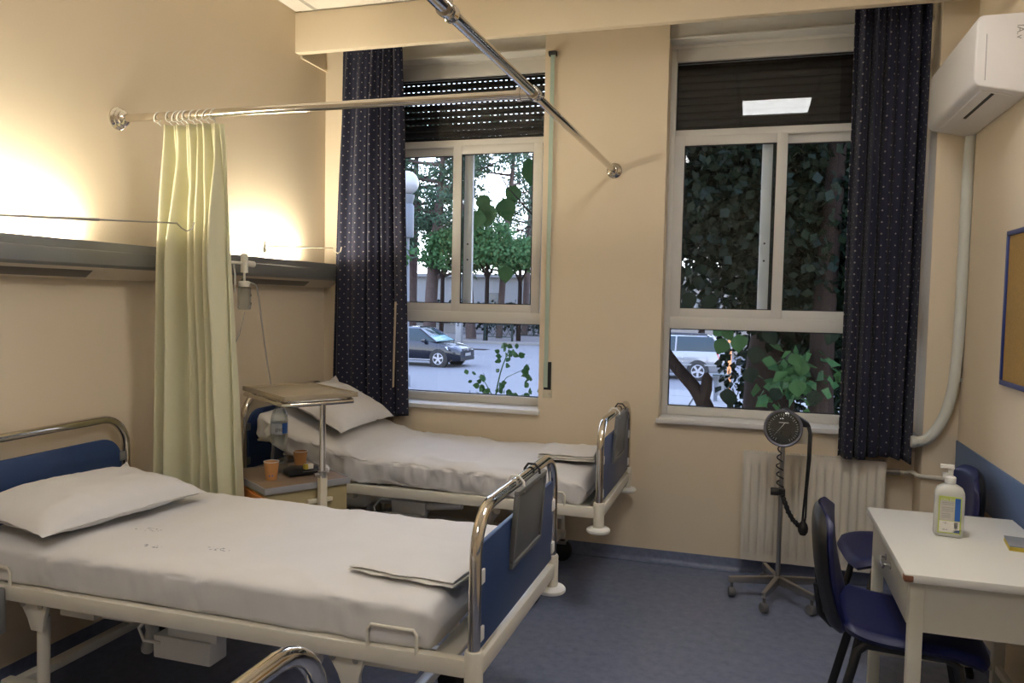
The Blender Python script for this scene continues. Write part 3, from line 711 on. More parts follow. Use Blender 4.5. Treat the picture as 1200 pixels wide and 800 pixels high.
# navy dotted window curtains
def navy(label, x0, x1, x0b, x1b, yy, zt, zb, k, seed, rail_x, tape=False, back=0, tight=0):
    t = thing('window_curtain', label, 'curtain', ((x0+x1)/2, yy, zt), 0, 'navy dotted window curtains'); ox = (x0+x1)/2
    nu, nv = 230, 64; rs = random.Random(seed); pp = [rs.uniform(0, 6.28) for _ in range(6)]
    def f(i, j):
        u = i/(nu-1); v = j/(nv-1)
        a = 2*PI*k*(u+.025*math.sin(5*u+pp[0])+.008*math.sin(3*v+pp[1]))
        amp = (.012+.036*min(1, v*5))*(.70+.40*math.sin(2.6*u*PI+pp[2]))
        y = amp*math.sin(a)+.35*amp*math.sin(2.1*a+pp[3]+v)+.012*nz(u*3+seed, v*2, 0, 1.5)
        m = v**.8; xl = x0+(x0b-x0)*m; xr = x1+(x1b-x1)*m
        x = xl+(xr-xl)*(u+.012*math.sin(a+1.3)*min(1, v*4))
        zz = zt+(zb-zt)*v+(.012*math.sin(7*u+pp[4])*v)
        return Vector((x-ox, y*(1-tight*v)+back*v**1.5, zz-zt))
    cloth_obj([[f(i, j) for j in range(nv)] for i in range(nu)], 'cloth', 'navy', t, 1, th=.004)
    b = MB(); b.box((rail_x[0]-ox, -.012, .004), (rail_x[1]-ox, .012, .028)); b.build('curtain_rail', 'whitemetal', t)
    if tape:
        b = MB(); b.tube([(-2.112-ox, -.055, 1.50-zt), (-2.122-ox, -.045, 1.25-zt), (-2.14-ox, -.015, .965-zt)], .014, 6, flat=.12); b.build('beige_tape', 'strapbeige', t)
    return t
navy('navy curtain with pale dots drawn to the left side of the left window', -2.522, -2.115, -2.625, -2.073, 4.475, 3.10, .768, 5.2, 4, (-2.54, -1.25), True, .06, .55)
navy('navy curtain with pale dots drawn to the right side of the right window', .452, .808, .455, .80, 4.455, 3.10, .735, 5.6, 11, (-.50, .84))

# shutter strap with winder
t = thing('shutter_strap', 'pale green shutter strap right of the left window with recessed winder', 'strap', (-1.185, YB, 1.06))
MB().box((-.014, -.014, .09), (.010, -.011, 1.93)).build('strap', 'strap', t)
MB().box((-.022, -.004, -.125), (.036, .0, .10)).build('winder_plate', 'cream', t, bevel=.0015)
b = MB(); b.box((-.016, -.0055, -.075), (.030, -.004, .095)); b.build('winder_slot', 'dark', t)
MB().box((-.016, -.013, -.06), (.008, -.0055, .092)).build('strap_tail', 'strap', t)
b = MB(); b.cyl((-.022, -.03, 1.93), (.02, -.03, 1.93), .012, 12); b.box((-.022, -.03, 1.915), (-.018, 0, 1.94)); b.box((.018, -.03, 1.915), (.022, 0, 1.94)); b.build('guide_roller', 'dark', t)
MB().cyl((.02, -.003, -.10), (.02, -.006, -.10), .004, 10).build('screw', 'steel', t)

# ------------------------------------------------------------------ bedside cabinet with over-bed tray
RC = math.radians(56)
CX, CY = -2.085, 3.215
t = thing('bedside_cabinet', 'beige bedside cabinet with brown top and raised tray between the beds', 'cabinet', (CX, CY, 0), RC)
MB().box((-.195, -.22, .09), (.195, .22, .655)).build('body', 'cabbody', t, bevel=.004)
MB().box((-.199, -.21, .10), (-.195, .21, .64)).build('side_door', 'orange', t, bevel=.001)
dr = MB().box((-.207, -.20, .50), (-.199, .20, .635)).build('drawer', 'orange', t, bevel=.002)
MB().tube([(-.207, -.07, .57), (-.226, -.06, .57), (-.226, .06, .57), (-.207, .07, .57)], .005, 8).build('drawer_handle', 'chrome', dr)
b = MB(); b.box((-.20, -.226, .655), (.20, .226, .680)); tp = b.build('top', 'cabtop', t, bevel=.002)
b = MB(); b.box((-.206, -.232, .653), (.206, -.226, .682)); b.box((-.206, .226, .653), (.206, .232, .682)); b.box((-.206, -.226, .653), (-.20, .226, .682)); b.box((.20, -.226, .653), (.206, .226, .682)); b.build('top_edging', 'edge', tp, bevel=.001)
for sx in (-1, 1):
    for sy in (-1, 1):
        b = MB(); b.lathe([(.012, -.014), (.036, -.012), (.04, -.008), (.04, .008), (.036, .012), (.012, .014)], 18, (0, 0, 0), Matrix.Translation((sx*.16, sy*.18, .04)) @ Matrix.Rotation(PI/2, 4, 'X'))
        c = b.build('castor', 'dark', t); MB().cyl((sx*.16, sy*.18, .05), (sx*.16, sy*.18, .095), .010, 10).build('castor_stem', 'steel', c)
px, py = .055, -.252
MB().box((px-.017, py-.017, .12), (px+.017, py+.017, .715)).build('pole_sleeve', 'cream', t, bevel=.003)
MB().box((px-.06, -.238, .585), (px+.06, -.22, .605)).build('pole_bracket', 'cream', t, bevel=.003)
MB().cyl((px, py, .70), (px, py, 1.04), .0135, 18).build('pole', 'chrome', t)
b = MB(); b.cyl((px, py, .705), (px, py, .735), .021, 14); b.cyl((px-.04, py, .72), (px, py, .72), .009, 10); b.build('pole_clamp', 'steel', t)
b = MB(); b.tube([(px-.20, py+.42, 1.052), (px-.20, py+.05, 1.052), (px-.185, py+.01, 1.048), (px-.15, py, 1.044), (px+.15, py, 1.044)], .011, 12); b.tube([(px+.12, py, 1.044), (px+.15, py+.02, 1.05), (px+.15, py+.40, 1.052)], .011, 12); b.build('tray_support', 'chrome', t)
TT = MB(); TT.box((px-.19, py-.012, 1.064), (px+.165, py+.47, 1.080)); tr = TT.build('tray', 'tray', t, bevel=.006)
b = MB()
b.box((px-.192, py-.016, 1.064), (px+.167, py-.006, 1.087)); b.box((px-.192, py+.464, 1.064), (px+.167, py+.474, 1.087)); b.box((px-.194, py-.016, 1.064), (px-.184, py+.474, 1.087)); b.box((px+.159, py-.016, 1.064), (px+.169, py+.474, 1.087)); b.build('tray_rim', 'tray', tr, bevel=.003)

# things on the cabinet
ZK = .681
t = thing('water_bottle', 'clear plastic water bottle with pale label on the bedside cabinet', 'bottle', (-2.155, 3.245, ZK))
prof = [(0, .004), (.034, .0), (.040, .006), (.040, .03), (.0385, .04), (.040, .05), (.040, .075), (.036, .10), (.0345, .125), (.037, .15), (.0395, .17), (.040, .18), (.040, .25), (.037, .275), (.028, .298), (.016, .312), (.0135, .318), (.0135, .328)]
MB().lathe(prof, 28).build('bottle_body', 'clear', t)
MB().lathe([(.015, .318), (.0155, .334), (.013, .337), (0, .337)], 20).build('cap', 'white', t)
wl = mat('water_label', (.46, .50, .56), .5)
lb = MB(); lb.lathe([(.0405, .185), (.0408, .186), (.0408, .238), (.0405, .239)], 28); lb = lb.build('label', wl, t)
b = MB(); b.grid(6, 2, lambda i, j: (.0413*math.cos(math.radians(-38+i*9)), .0413*math.sin(math.radians(-38+i*9)), .188+.05*j)); b.build('label_band', 'labelblue', lb)
fa = math.atan2(-3.245, 2.155)     # face of the label that looks into the room
RM = Matrix.Translation((.0418*math.cos(fa), .0418*math.sin(fa), .208)) @ Matrix.Rotation(fa+PI/2, 4, 'Z') @ Matrix.Rotation(PI/2, 4, 'X')
text('label_text', 'ριο', .026, 'ink', lb, RM)
lf = MB(); lf.add([(-.036, -.022, .235), (-.062, -.032, .20), (-.05, -.03, .165), (-.034, -.024, .182)], [(0, 1, 2, 3)]); lf.add([(-.036, -.0225, .235), (-.062, -.0325, .20), (-.05, -.0305, .165), (-.034, -.0245, .182)], [(3, 2, 1, 0)]); lf.build('loose_label_flap', 'paper', lb)
def cup(label, loc, rz):
    t = thing('paper_cup', label, 'cup', loc, rz, 'brown paper cups on the cabinet')
    MB().lathe([(0, .004), (.022, .004), (.0225, 0), (.0245, 0), (.0345, .083), (.0335, .083), (.024, .008), (0, .008)], 28).build('cup_body', 'kraft', t)
    pts = [(.0345*math.cos(a), .0345*math.sin(a), .084) for a in np.linspace(0, 2*PI, 28, endpoint=False)]
    MB().tube(pts, .0016, 8, closed=True).build('rim', 'paper', t)
    b = MB()
    for k, (a, z, s) in enumerate(((-8, .018, .005), (-2, .022, .006), (5, .019, .006))):
        r = .0268+.0001*k; q = math.radians(a*2.2); b.mi = k % 2
        b.add([(r*math.cos(q-.12), r*math.sin(q-.12), z), (r*math.cos(q+.12), r*math.sin(q+.12), z), (r*1.03*math.cos(q+.10), r*1.03*math.sin(q+.10), z+s*1.6), (r*1.03*math.cos(q-.10), r*1.03*math.sin(q-.10), z+s*1.6)], [(0, 1, 2, 3)])
    b.build('printed_mark', ['labelblue', 'orange'], t)
cup('brown paper cup with a small printed mark, in front of the water bottle', (-2.090, 3.085, ZK), math.atan2(-3.085, 2.09))
cup('brown paper cup standing behind the tray pole, at the back of the cabinet', (-2.105, 3.35, ZK), 0)
t = thing('black_pouch', 'flat black pouch lying on the cabinet beside the tray pole', 'pouch', (-2.02, 3.245, ZK), math.radians(50))
b = MB(); b.prism([(-.085, .0), (.075, .0), (.085, .012), (.08, .026), (-.05, .036), (-.085, .022)], -.05, .05, 'y'); b.build('pouch_body', 'black', t, bevel=.008, seg=3)
MB().box((-.02, -.051, .018), (.06, -.049, .021)).build('zip', 'greyplastic', t)
t = thing('card_box', 'tiny yellow and white box lying on the black pouch beside the pole', 'box', (-1.965, 3.195, ZK+.039), math.radians(56))
MB().box((-.02, -.012, 0), (.02, .012, .022)).build('box_body', 'paper', t, bevel=.001); MB().box((-.0205, -.0125, -.0005), (-.006, .0125, .0225)).build('yellow_end', 'yellowedge', t)
b = MB(); n = 18
def tis(i, j):
    th = PI*i/(n-1); p = 2*PI*j/n; r = .026*(1+.35*nz(math.cos(p)*math.sin(th)*2, math.sin(p)*math.sin(th)*2, math.cos(th)*2, 1.3))
    return (r*math.sin(th)*math.cos(p), r*math.sin(th)*math.sin(p), r*math.cos(th)*.9+.021)
b.grid(n, n, tis, wrap=True); o = b.build('crumpled_tissue', 'sheet', smooth=30); o.location = (-1.930, 3.275, ZK); tag(o, 'crumpled white tissue on the cabinet right of the tray pole', 'tissue')

# ------------------------------------------------------------------ radiator
RX0, RX1, RY, RZ0, RZ1 = -.018, .70, 4.50, .105, .705
t = thing('radiator', 'white panel radiator below the right window', 'radiator', (RX0, RY, 0)); w = RX1-RX0
b = MB(); n = 17; pw = w/n; prof = []
for i in range(n):
    x = i*pw; prof += [(x, 0), (x+pw*.22, 0), (x+pw*.32, -.003), (x+pw*.44, -.0085), (x+pw*.55, -.010), (x+pw*.78, -.010), (x+pw*.88, -.0085), (x+pw*.97, -.003)]
prof += [(w, 0)]
vs = []; zz = [RZ0, RZ0+.035, RZ0+.055, RZ1-.07, RZ1-.05, RZ1]
for k, z in enumerate(zz):
    for (x, d) in prof: vs.append((x, (d if k in (2, 3) else 0)+.004, z))
k = len(prof); fs = [(r*k+i, r*k+i+1, (r+1)*k+i+1, (r+1)*k+i) for r in range(5) for i in range(k-1)]
b.add(vs, fs); b.box((0, .0045, RZ0), (w, .014, RZ1)); b.build('front_panel', 'radiator', t, smooth=60)
b = MB(); b.box((0, .05, RZ0), (w, .064, RZ1)); b.build('rear_panel', 'radiator', t, bevel=.003)
for x in (-.004, w): MB().box((x, .002, RZ0+.02), (x+.004, .066, RZ1+.004)).build('side_cover', 'radiator', t)
b = MB(); b.box((0, .006, RZ1), (w, .010, RZ1+.006)); b.box((0, .060, RZ1), (w, .064, RZ1+.006))
for i in range(46): b.box((i*w/46+.002, .010, RZ1-.002), (i*w/46+.006, .060, RZ1+.005))
b.build('top_grille', 'radiator', t)
for x in (.1, w-.13): MB().box((x, .064, .2), (x+.03, YB-RY-.003, .6)).build('wall_bracket', 'radiator', t)
b = MB(); b.cyl((w, .035, RZ1-.05), (w+.03, .035, RZ1-.05), .012, 12); b.cyl((w+.03, .035, RZ1-.05), (w+.075, .035, RZ1-.05), .016, 14); b.build('valve', 'steel', t)
b = MB(); b.tube([(w+.07, .035, RZ1-.05), (w+.10, .03, RZ1-.05), (.825-RX0, -.02, .672), (.835-RX0, -.085, .668), (.86-RX0, -.094, .667), (.99-RX0, -.094, .664)], .011, 10); b.build('pipe', 'radiator', t)

# ------------------------------------------------------------------ blood-pressure stand
BX, BY = .172, 4.24
t = thing('blood_pressure_monitor', 'round black dial blood pressure monitor on a wheeled steel stand before the radiator', 'medical stand', (BX, BY, 0))
MB().cyl((0, 0, .075), (0, 0, .82), .0115, 14).build('pole', 'steel', t)
for k, a in enumerate((193, 253, 312, 20, 105)):
    q = math.radians(a); R = Matrix.Rotation(q, 4, 'Z'); L = .25
    b = MB(); b.add([(0, -.013, .078), (L, -.011, .078), (L, .011, .078), (0, .013, .078), (0, -.013, .122), (L, -.011, .108), (L, .011, .108), (0, .013, .122)], [(0, 3, 2, 1), (4, 5, 6, 7), (0, 1, 5, 4), (1, 2, 6, 5), (2, 3, 7, 6), (3, 0, 4, 7)], R)
    lg = b.build('leg', 'steel', t, bevel=.003)
    c = MB(); c.lathe([(.008, -.018), (.022, -.017), (.027, -.012), (.027, .012), (.022, .017), (.008, .018)], 18, (0, 0, 0), R @ Matrix.Translation((L-.016, 0, .0275)) @ Matrix.Rotation(q*2.3, 4, 'Z') @ Matrix.Rotation(PI/2, 4, 'X')); c.cyl(tuple(R @ Vector((L-.016, 0, .04))), tuple(R @ Vector((L-.016, 0, .08))), .008, 10)
    c.build('castor', 'greywheel', lg)
tilt = Matrix.Translation((0, 0, .895)) @ Matrix.Rotation(math.radians(-7), 4, 'Z') @ Matrix.Rotation(PI/2-math.radians(8), 4, 'X')
b = MB(); b.lathe([(0, -.05), (.06, -.05), (.088, -.03), (.096, 0), (.097, .016), (.092, .022), (.084, .020), (.083, .012), (0, .012)], 36, (0, 0, 0), tilt); g = b.build('gauge_case', 'dialrim', t)
b = MB(); b.lathe([(0, .013), (.083, .013), (.083, .015), (0, .015)], 36, (0, 0, 0), tilt); dl = b.build('dial', 'dial', g)
b = MB()
for i in range(31):
    a = math.radians(-150+i*10); rr = .066 if i % 5 else .060
    for s in (0,):
        d = Vector((math.sin(a), math.cos(a), 0)); n_ = Vector((d.y, -d.x, 0))*.0011
        p = [d*rr+n_, d*.074+n_, d*.074-n_, d*rr-n_]; b.add([(v.x, v.y, .0165) for v in p], [(0, 1, 2, 3)], tilt)
b.build('scale', 'white', g)
b = MB(); d = Vector((-.6, -.8, 0)); n_ = Vector((.8, -.6, 0))*.0014
b.add([tuple(Vector((.008, .028, .018))+n_), tuple(Vector((.008, .028, .018))+d*.085+n_*.3), tuple(Vector((.008, .028, .018))+d*.085-n_*.3), tuple(Vector((.008, .028, .018))-n_)], [(0, 1, 2, 3)], tilt)
b.add([(-.022, .026, .0175), (.026, .026, .0175), (.026, .0305, .0175), (-.022, .0305, .0175)], [(0, 1, 2, 3)], tilt); b.build('needle', 'paper', g)
MB().lathe([(.0825, .026), (.07, .031), (.035, .036), (0, .038)], 32, (0, 0, 0), tilt).build('dial_glass', 'clear', g)
b = MB(); b.box((.05, .025, .815), (.125, .10, .90)); b.build('cuff_basket', 'cream', t, bevel=.004)
b = MB(); b.prism([(-.01, .985), (.015, .992), (.125, .925), (.132, .912), (.128, .905), (.06, .90)], .02, .085, 'y'); b.build('cuff', 'black', t, bevel=.008)
b = MB(); b.tube([(.118, .03, .915), (.126, .0, .88), (.124, -.01, .75), (.118, -.015, .60), (.11, -.02, .47), (.108, -.02, .42)], .006, 8, flat=.7); b.tube([(.128, .03, .91), (.136, .0, .87), (.134, -.01, .74), (.124, -.015, .59), (.122, -.02, .45), (.118, -.02, .42)], .005, 8); b.build('hose', 'black', t)
b = MB(); b.lathe([(0, -.05), (.015, -.045), (.024, -.028), (.026, -.008), (.02, .012), (.010, .024), (.009, .036), (0, .036)], 20, (.112, -.02, .40)); b.build('bulb', 'black', t)
pts = []; 
for i in range(60):
    q = i/59; r = .004+.012*min(1, q*2); pts.append((-.018+.012*q+r*math.cos(q*2*PI*5), -.01+r*math.sin(q*2*PI*5)*.8, .81-.22*q))
MB().tube(pts, .0036, 6).build('coiled_lead', 'black', t)
b = MB(); b.cyl((-.052, -.01, .565), (-.012, -.01, .565), .020, 14); b.box((-.02, -.02, .55), (.02, .014, .58)); b.build('clamp_knob', 'black', t, bevel=.003)
pts = [(.006, -.024, .555), (.018, -.03, .52), (.038, -.032, .47), (.062, -.03, .43), (.088, -.026, .405), (.104, -.022, .398)]
b = MB(); P2 = []
for i in range(len(pts)-1):
    for s in range(6):
        q = s/6; P2.append(Vector(pts[i]).lerp(Vector(pts[i+1]), q))
b.tube(P2, [.012+.0022*math.sin(i*2.2) for i in range(len(P2))], 10); b.build('coiled_hose', 'black', t)

# ------------------------------------------------------------------ desk
DX0, DX1, DY0, DY1, DZ = .470, .985, 2.594, 3.416, .72
t = thing('desk', 'small white painted desk with laminate top against the right wall', 'desk', (DX0, DY0, 0)); w, d = DX1-DX0, DY1-DY0
MB().box((0, 0, DZ-.026), (w, d, DZ)).build('top', 'desktop', t, bevel=.003)
MB().box((-.0012, -.0012, DZ-.0255), (.026, .026, DZ-.0035)).build('chipped_corner', 'chip', t, bevel=.004)
b = MB(); b.box((.028, .028, .535), (w-.02, .044, DZ-.026)); b.build('front_apron', 'deskpaint', t)
b = MB(); b.box((.028, d-.044, .535), (w-.02, d-.028, DZ-.026)); b.box((w-.036, .044, .535), (w-.02, d-.044, DZ-.026)); b.build('rear_apron', 'deskpaint', t)
dr = MB().box((.020, .065, .545), (.036, d-.065, DZ-.032)).build('drawer', 'deskpaint', t, bevel=.002)
b = MB(); yh = d*.50; b.tube([(.020, yh-.05, .63), (.002, yh-.048, .632), (-.002, yh-.03, .615), (-.002, yh+.03, .615), (.002, yh+.048, .632), (.020, yh+.05, .63)], .0045, 8); b.cyl((.021, yh-.05, .63), (.016, yh-.05, .63), .012, 12); b.cyl((.021, yh+.05, .63), (.016, yh+.05, .63), .012, 12); b.build('drawer_handle', 'steel', dr)
for x in (.022, w-.058):
    for y in (.024, d-.064): MB().box((x, y, 0), (x+.04, y+.04, DZ-.026)).build('leg', 'deskpaint', t, bevel=.003)
for q in (((.062, d-.056, .14), (w-.058, d-.036, .17)), ((w-.05, .064, .14), (w-.03, d-.064, .17))): MB().box(*q).build('stretcher', 'deskpaint', t, bevel=.002)

# sanitiser bottle
SX, SY = .694, 3.10
t = thing('sanitizer_bottle', 'white pump bottle of hand sanitizer with lime and blue label on the desk', 'bottle', (SX, SY, DZ), math.radians(-7))
def rr_ring(wx, wy, r, z, n=6):
    pts = []
    for cx, cy, a0 in ((wx-r, wy-r, 0), (-wx+r, wy-r, 90), (-wx+r, -wy+r, 180), (wx-r, -wy+r, 270)):
        for i in range(n): a = math.radians(a0+90*i/(n-1)); pts.append((cx+r*math.cos(a), cy+r*math.sin(a), z))
    return pts
b = MB(); prof = [(.040, .028, .012, 0), (.047, .034, .016, .006), (.047, .034, .016, .145), (.046, .033, .020, .158), (.040, .028, .022, .172), (.028, .021, .019, .180), (.017, .017, .0165, .186), (.0165, .0165, .016, .19)]
rings = [rr_ring(*p) for p in prof]; k = len(rings[0])
vs = [p for r in rings for p in r]; b.add(vs, [(i*k+j, i*k+(j+1) % k, (i+1)*k+(j+1) % k, (i+1)*k+j) for i in range(len(rings)-1) for j in range(k)]+[tuple(range(k-1, -1, -1)), tuple((len(rings)-1)*k+j for j in range(k))])
b.build('bottle_body', 'gel', t, smooth=50)
b = MB(); b.lathe([(.018, .188), (.0185, .208), (.014, .212), (.009, .214), (.009, .236), (.012, .238), (.012, .252), (0, .254)], 18); b.cbox((-.016, -.006, .247), (.034, .017, .012)); b.cbox((-.016, 0, .215), (.018, .014, .016)); b.build('pump', 'white', t)
yl = -.0345
lb = MB().box((-.036, yl-.0006, .014), (.036, yl, .146)).build('label', 'lime', t)
b = MB(); yq = yl-.0012
def rect(m, x0, z0, x1, z1): b.mi = m; b.box((x0, yq, z0), (x1, yl-.0006, z1))
rect(0, -.032, .060, .014, .130); rect(1, .015, .060, .032, .141); rect(2, -.032, .018, .031, .058); rect(1, .012, .018, .032, .028); rect(3, .015, .033, .026, .056)
b.build('label_print', ['labelgrey', 'labelblue', 'paper', 'greycover'], lb)
LM = lambda x, z: Matrix.Translation((x, yq-.0003, z)) @ Matrix.Rotation(PI/2, 4, 'X')
text('label_text', 'Clina Det', .0115, 'paper', lb, LM(-.007, .1345)); text('label_text', '• (!) ..', .008, 'ink', lb, LM(-.012, .051)); text('label_text', '100 ml', .006, 'ink', lb, LM(-.014, .027))
b = MB()
for z in (.123, .117, .105, .099, .093, .083, .077, .071): b.box((-.025, yq-.0002, z), (.010-.004*((int(z*1000)) % 3), yq, z+.0012))
b.build('label_lines', 'greycover', lb)
# notebook at the wall side of the desk
t = thing('notebook', 'thick notebook with yellow page edge at the wall side of the desk', 'notebook', (.925, 3.10, DZ), math.radians(28))
MB().box((-.005, -.09, .002), (.10, .04, .014)).build('pages', 'yellowedge', t, bevel=.001)
MB().box((-.006, -.092, .014), (.101, .041, .017)).build('cover', 'greycover', t, bevel=.001); MB().box((-.006, -.092, 0), (.101, .041, .002)).build('back_cover', 'yellowedge', t)
t.location = (.870, 3.06, DZ); t.rotation_euler.z = math.radians(-8)

# ------------------------------------------------------------------ chairs
def make_chair(loc, rz, label):
    t = thing('office_chair', label, 'chair', loc, rz, 'blue padded chairs at the desk')        # faces local +x
    n = 26; b = MB()
    def seat(sg):
        def f(i, j):
            u = 2*i/(n-1)-1; v = 2*j/(n-1)-1
            su = math.copysign(abs(u)**.9, u); x = .225*su*math.sqrt(1-.22*v**4); y = .228*v*math.sqrt(1-.16*u**6)
            ed = max(0, 1-max(abs(u), abs(v))**12)
            front = max(0, u)**3*.035; back = max(0, -u)**3*.028
            z = .450+(.024*ed**.35 if sg > 0 else -.022*ed**.35)-front+back-.010*(1-u*u)*(1-v*v)*(1 if sg > 0 else 0)
            return (x, y, z)
        return f
    b.grid(n, n, seat(1)); b.grid(n, n, seat(-1)); b.build('seat', 'vinyl', t, smooth=60, weld=True)
    def back(sg, th, sc):
        def f(i, j):
            u = 2*i/(n-1)-1; v = 2*j/(n-1)-1
            hw = .205*sc*(1-.12*max(0, u)**2); y = hw*v*math.sqrt(1-.36*u**4); zz = .215*sc*u*math.sqrt(1-.34*v**4)
            ed = max(0, 1-max(abs(u), abs(v))**7)**.5
            x = -.268-.032*u+.035*v*v*1.0-.03*(1-u*u)*.6+sg*th*ed
            return (x, y, .625+zz)
        return f
    b = MB(); b.grid(n, n, back(1, .028, 1)); b.grid(n, n, back(-1, .004, 1)); bk = b.build('backrest', 'vinyl', t, smooth=60, weld=True)
    b = MB(); b.grid(n, n, lambda i, j: tuple(Vector(back(1, -.002, .985)(i, j))-Vector((.006, 0, 0)))); b.grid(n, n, lambda i, j: tuple(Vector(back(-1, .020, .985)(i, j))-Vector((.006, 0, 0)))); b.build('back_shell', 'black', bk, smooth=60, weld=True)
    b = MB()
    b.tube([(-.30, -.06, .56), (-.285, -.06, .46), (-.25, -.06, .425), (.12, -.06, .425)], .011, 10); b.tube([(-.30, .06, .56), (-.285, .06, .46), (-.25, .06, .425), (.12, .06, .425)], .011, 10)
    b.tube([(-.15, -.19, .425), (-.15, .19, .425)], .010, 10); b.tube([(.11, -.19, .425), (.11, .19, .425)], .010, 10); b.build('seat_frame', 'black', t)
    for sy in (-1, 1):
        y = sy*.19
        MB().tube([(-.14, y, .425), (-.165, y+sy*.008, .40), (-.255, y+sy*.02, .012)], .0115, 10, flat=1.3).build('leg', 'black', t)
        MB().tube([(-.14, y, .425), (.09, y, .425), (.125, y, .405), (.20, y+sy*.02, .012)], .0115, 10, flat=1.3).build('leg', 'black', t)
    for x in (-.255, .20):
        for sy in (-1, 1): MB().cyl((x, sy*.21, 0), (x, sy*.21, .02), .015, 12).build('foot_cap', 'dark', t)
    return t
c1 = make_chair((.55, 2.915, 0), math.radians(-6), 'blue padded chair with black back shell pushed under the left side of the desk')
c2 = dup(c1, (.645, 3.79, 0), math.radians(184), 'blue padded chair behind the desk, its back against the right wall')

# ------------------------------------------------------------------ air conditioner, conduit, notice board
t = thing('air_conditioner', 'white split air conditioner mounted high on the right wall', 'air conditioner', (XR, 3.55, 2.41))
prof = [(-.002, -.02), (-.002, .275), (-.185, .275), (-.200, .268), (-.206, .250), (-.208, .03), (-.203, .012), (-.188, .0), (-.03, -.036), (-.002, -.034)]
b = MB(); b.prism(prof, 0, .86, 'y'); b.build('case', 'ac', t, bevel=.008, seg=3)
MB().prism([(-.170, -.0035), (-.168, -.008), (-.060, -.0345), (-.06, -.028)], .05, .80, 'y').build('louvre', 'ac', t, bevel=.002)
MB().prism([(-.130, -.015), (-.119, -.018), (-.119, -.0225), (-.130, -.0195)], .06, .50, 'y').build('outlet_gap', 'black', t)
b = MB(); b.box((-.17, -.0006, .02), (-.168, .0, .20)); b.build('end_seam', 'greyplastic', t)
ag = mat('grey_print', (.30, .30, .27), .5)
M['greyprint'] = ag
text('logo', 'lA.v', .036, 'greyprint', t, Matrix.Translation((-.055, -.0008, .20)) @ Matrix.Rotation(PI/2, 4, 'X') @ Matrix.Rotation(math.radians(-90), 4, 'Z'))
b = MB(); b.cyl((-.2055, .62, .10), (-.2065, .62, .10), .006, 10); b.build('indicator', 'greyplastic', t)
t = thing('conduit', 'white flexible conduit dropping from the air conditioner and curving into the window corner', 'pipe', (.99, 4.385, 2.38))
pts = [(.01, 0, .02), (.002, 0, -.15), (-.0, 0, -.58), (-.002, 0, -.95), (-.012, 0, -1.18), (-.03, 0, -1.32), (-.06, 0, -1.42), (-.10, 0, -1.49), (-.14, 0, -1.525), (-.19, .004, -1.535)]
def spline(p, n=8):
    p = [Vector(q) for q in p]; o = []
    for i in range(len(p)-1):
        a, b_, c, d = p[max(i-1, 0)], p[i], p[i+1], p[min(i+2, len(p)-1)]
        for k in range(n):
            s = k/n; o.append(.5*((2*b_)+(c-a)*s+(2*a-5*b_+4*c-d)*s*s+(3*b_-a-3*c+d)*s**3))
    o.append(p[-1]); return o
SPn = spline(pts, 14); MB().tube(SPn, [.025+(.0018 if i % 2 else 0) for i in range(len(SPn))], 14).build('hose', 'conduit', t)
b = MB(); b.box((-.03, .012, -1.22), (.03, .035, -1.20)); b.build('clip', 'conduit', t)
MB().lathe([(.027, -.012), (.031, -.01), (.031, .01), (.027, .012)], 16, (0, 0, 0), Matrix.Translation((-.185, .004, -1.535)) @ Matrix.Rotation(PI/2, 4, 'Y')).build('end_collar', 'conduit', t)
t = thing('notice_board', 'cork notice board with blue frame on the right wall', 'notice board', (XR, 3.72, 1.215))
MB().box((-.012, -1.18, .018), (0, -.018, .618)).build('cork_panel', 'cork', t)
b = MB(); b.box((-.020, -1.2, 0), (0, 0, .02)); b.box((-.020, -1.2, .616), (0, 0, .636)); b.box((-.020, -1.2, .02), (0, -1.18, .616)); b.box((-.020, -.02, .02), (0, 0, .616)); b.build('board_frame', 'boardframe', t, bevel=.003)

# ================================================================== OUTSIDE
ZG = -1.05
struct(MB().box((-90, 4.95, ZG-.2), (60, 42.5, ZG)).build('street', 'street'), 'pale grey street outside the windows')
b = MB(); b.box((-90, 42.8, ZG-.2), (60, 62, ZG+.14)); struct(b.build('pavement', 'paving'), 'reddish pavement on the far side of the street')
struct(MB().box((-90, 42.5, ZG-.2), (60, 42.8, ZG+.15)).build('kerb', 'kerb', bevel=.03), 'stone kerb of the far pavement')
# paving in front of the right window: near slabs one by one
fp = bpy.data.objects.new('footpath', None); COL.objects.link(fp); struct(fp, 'pale slab footpath before the right window')
MB().box((-3.4, 9, ZG), (4, 22.6, ZG+.05)).build('bed_course', 'pavingrough', fp)
me = None
for i in range(5):
    for j in range(8):
        if me is None:
            o = MB().box((.02, .02, 0), (.98, 1.53, .06)).build('paving_slab', 'pavingpale', fp, bevel=.01, seg=1); me = o.data
        else:
            o = bpy.data.objects.new('paving_slab', me); COL.objects.link(o); o.parent = fp
        o.location = (-3.4+i*1.0, 10.2+j*1.55, ZG+.05)

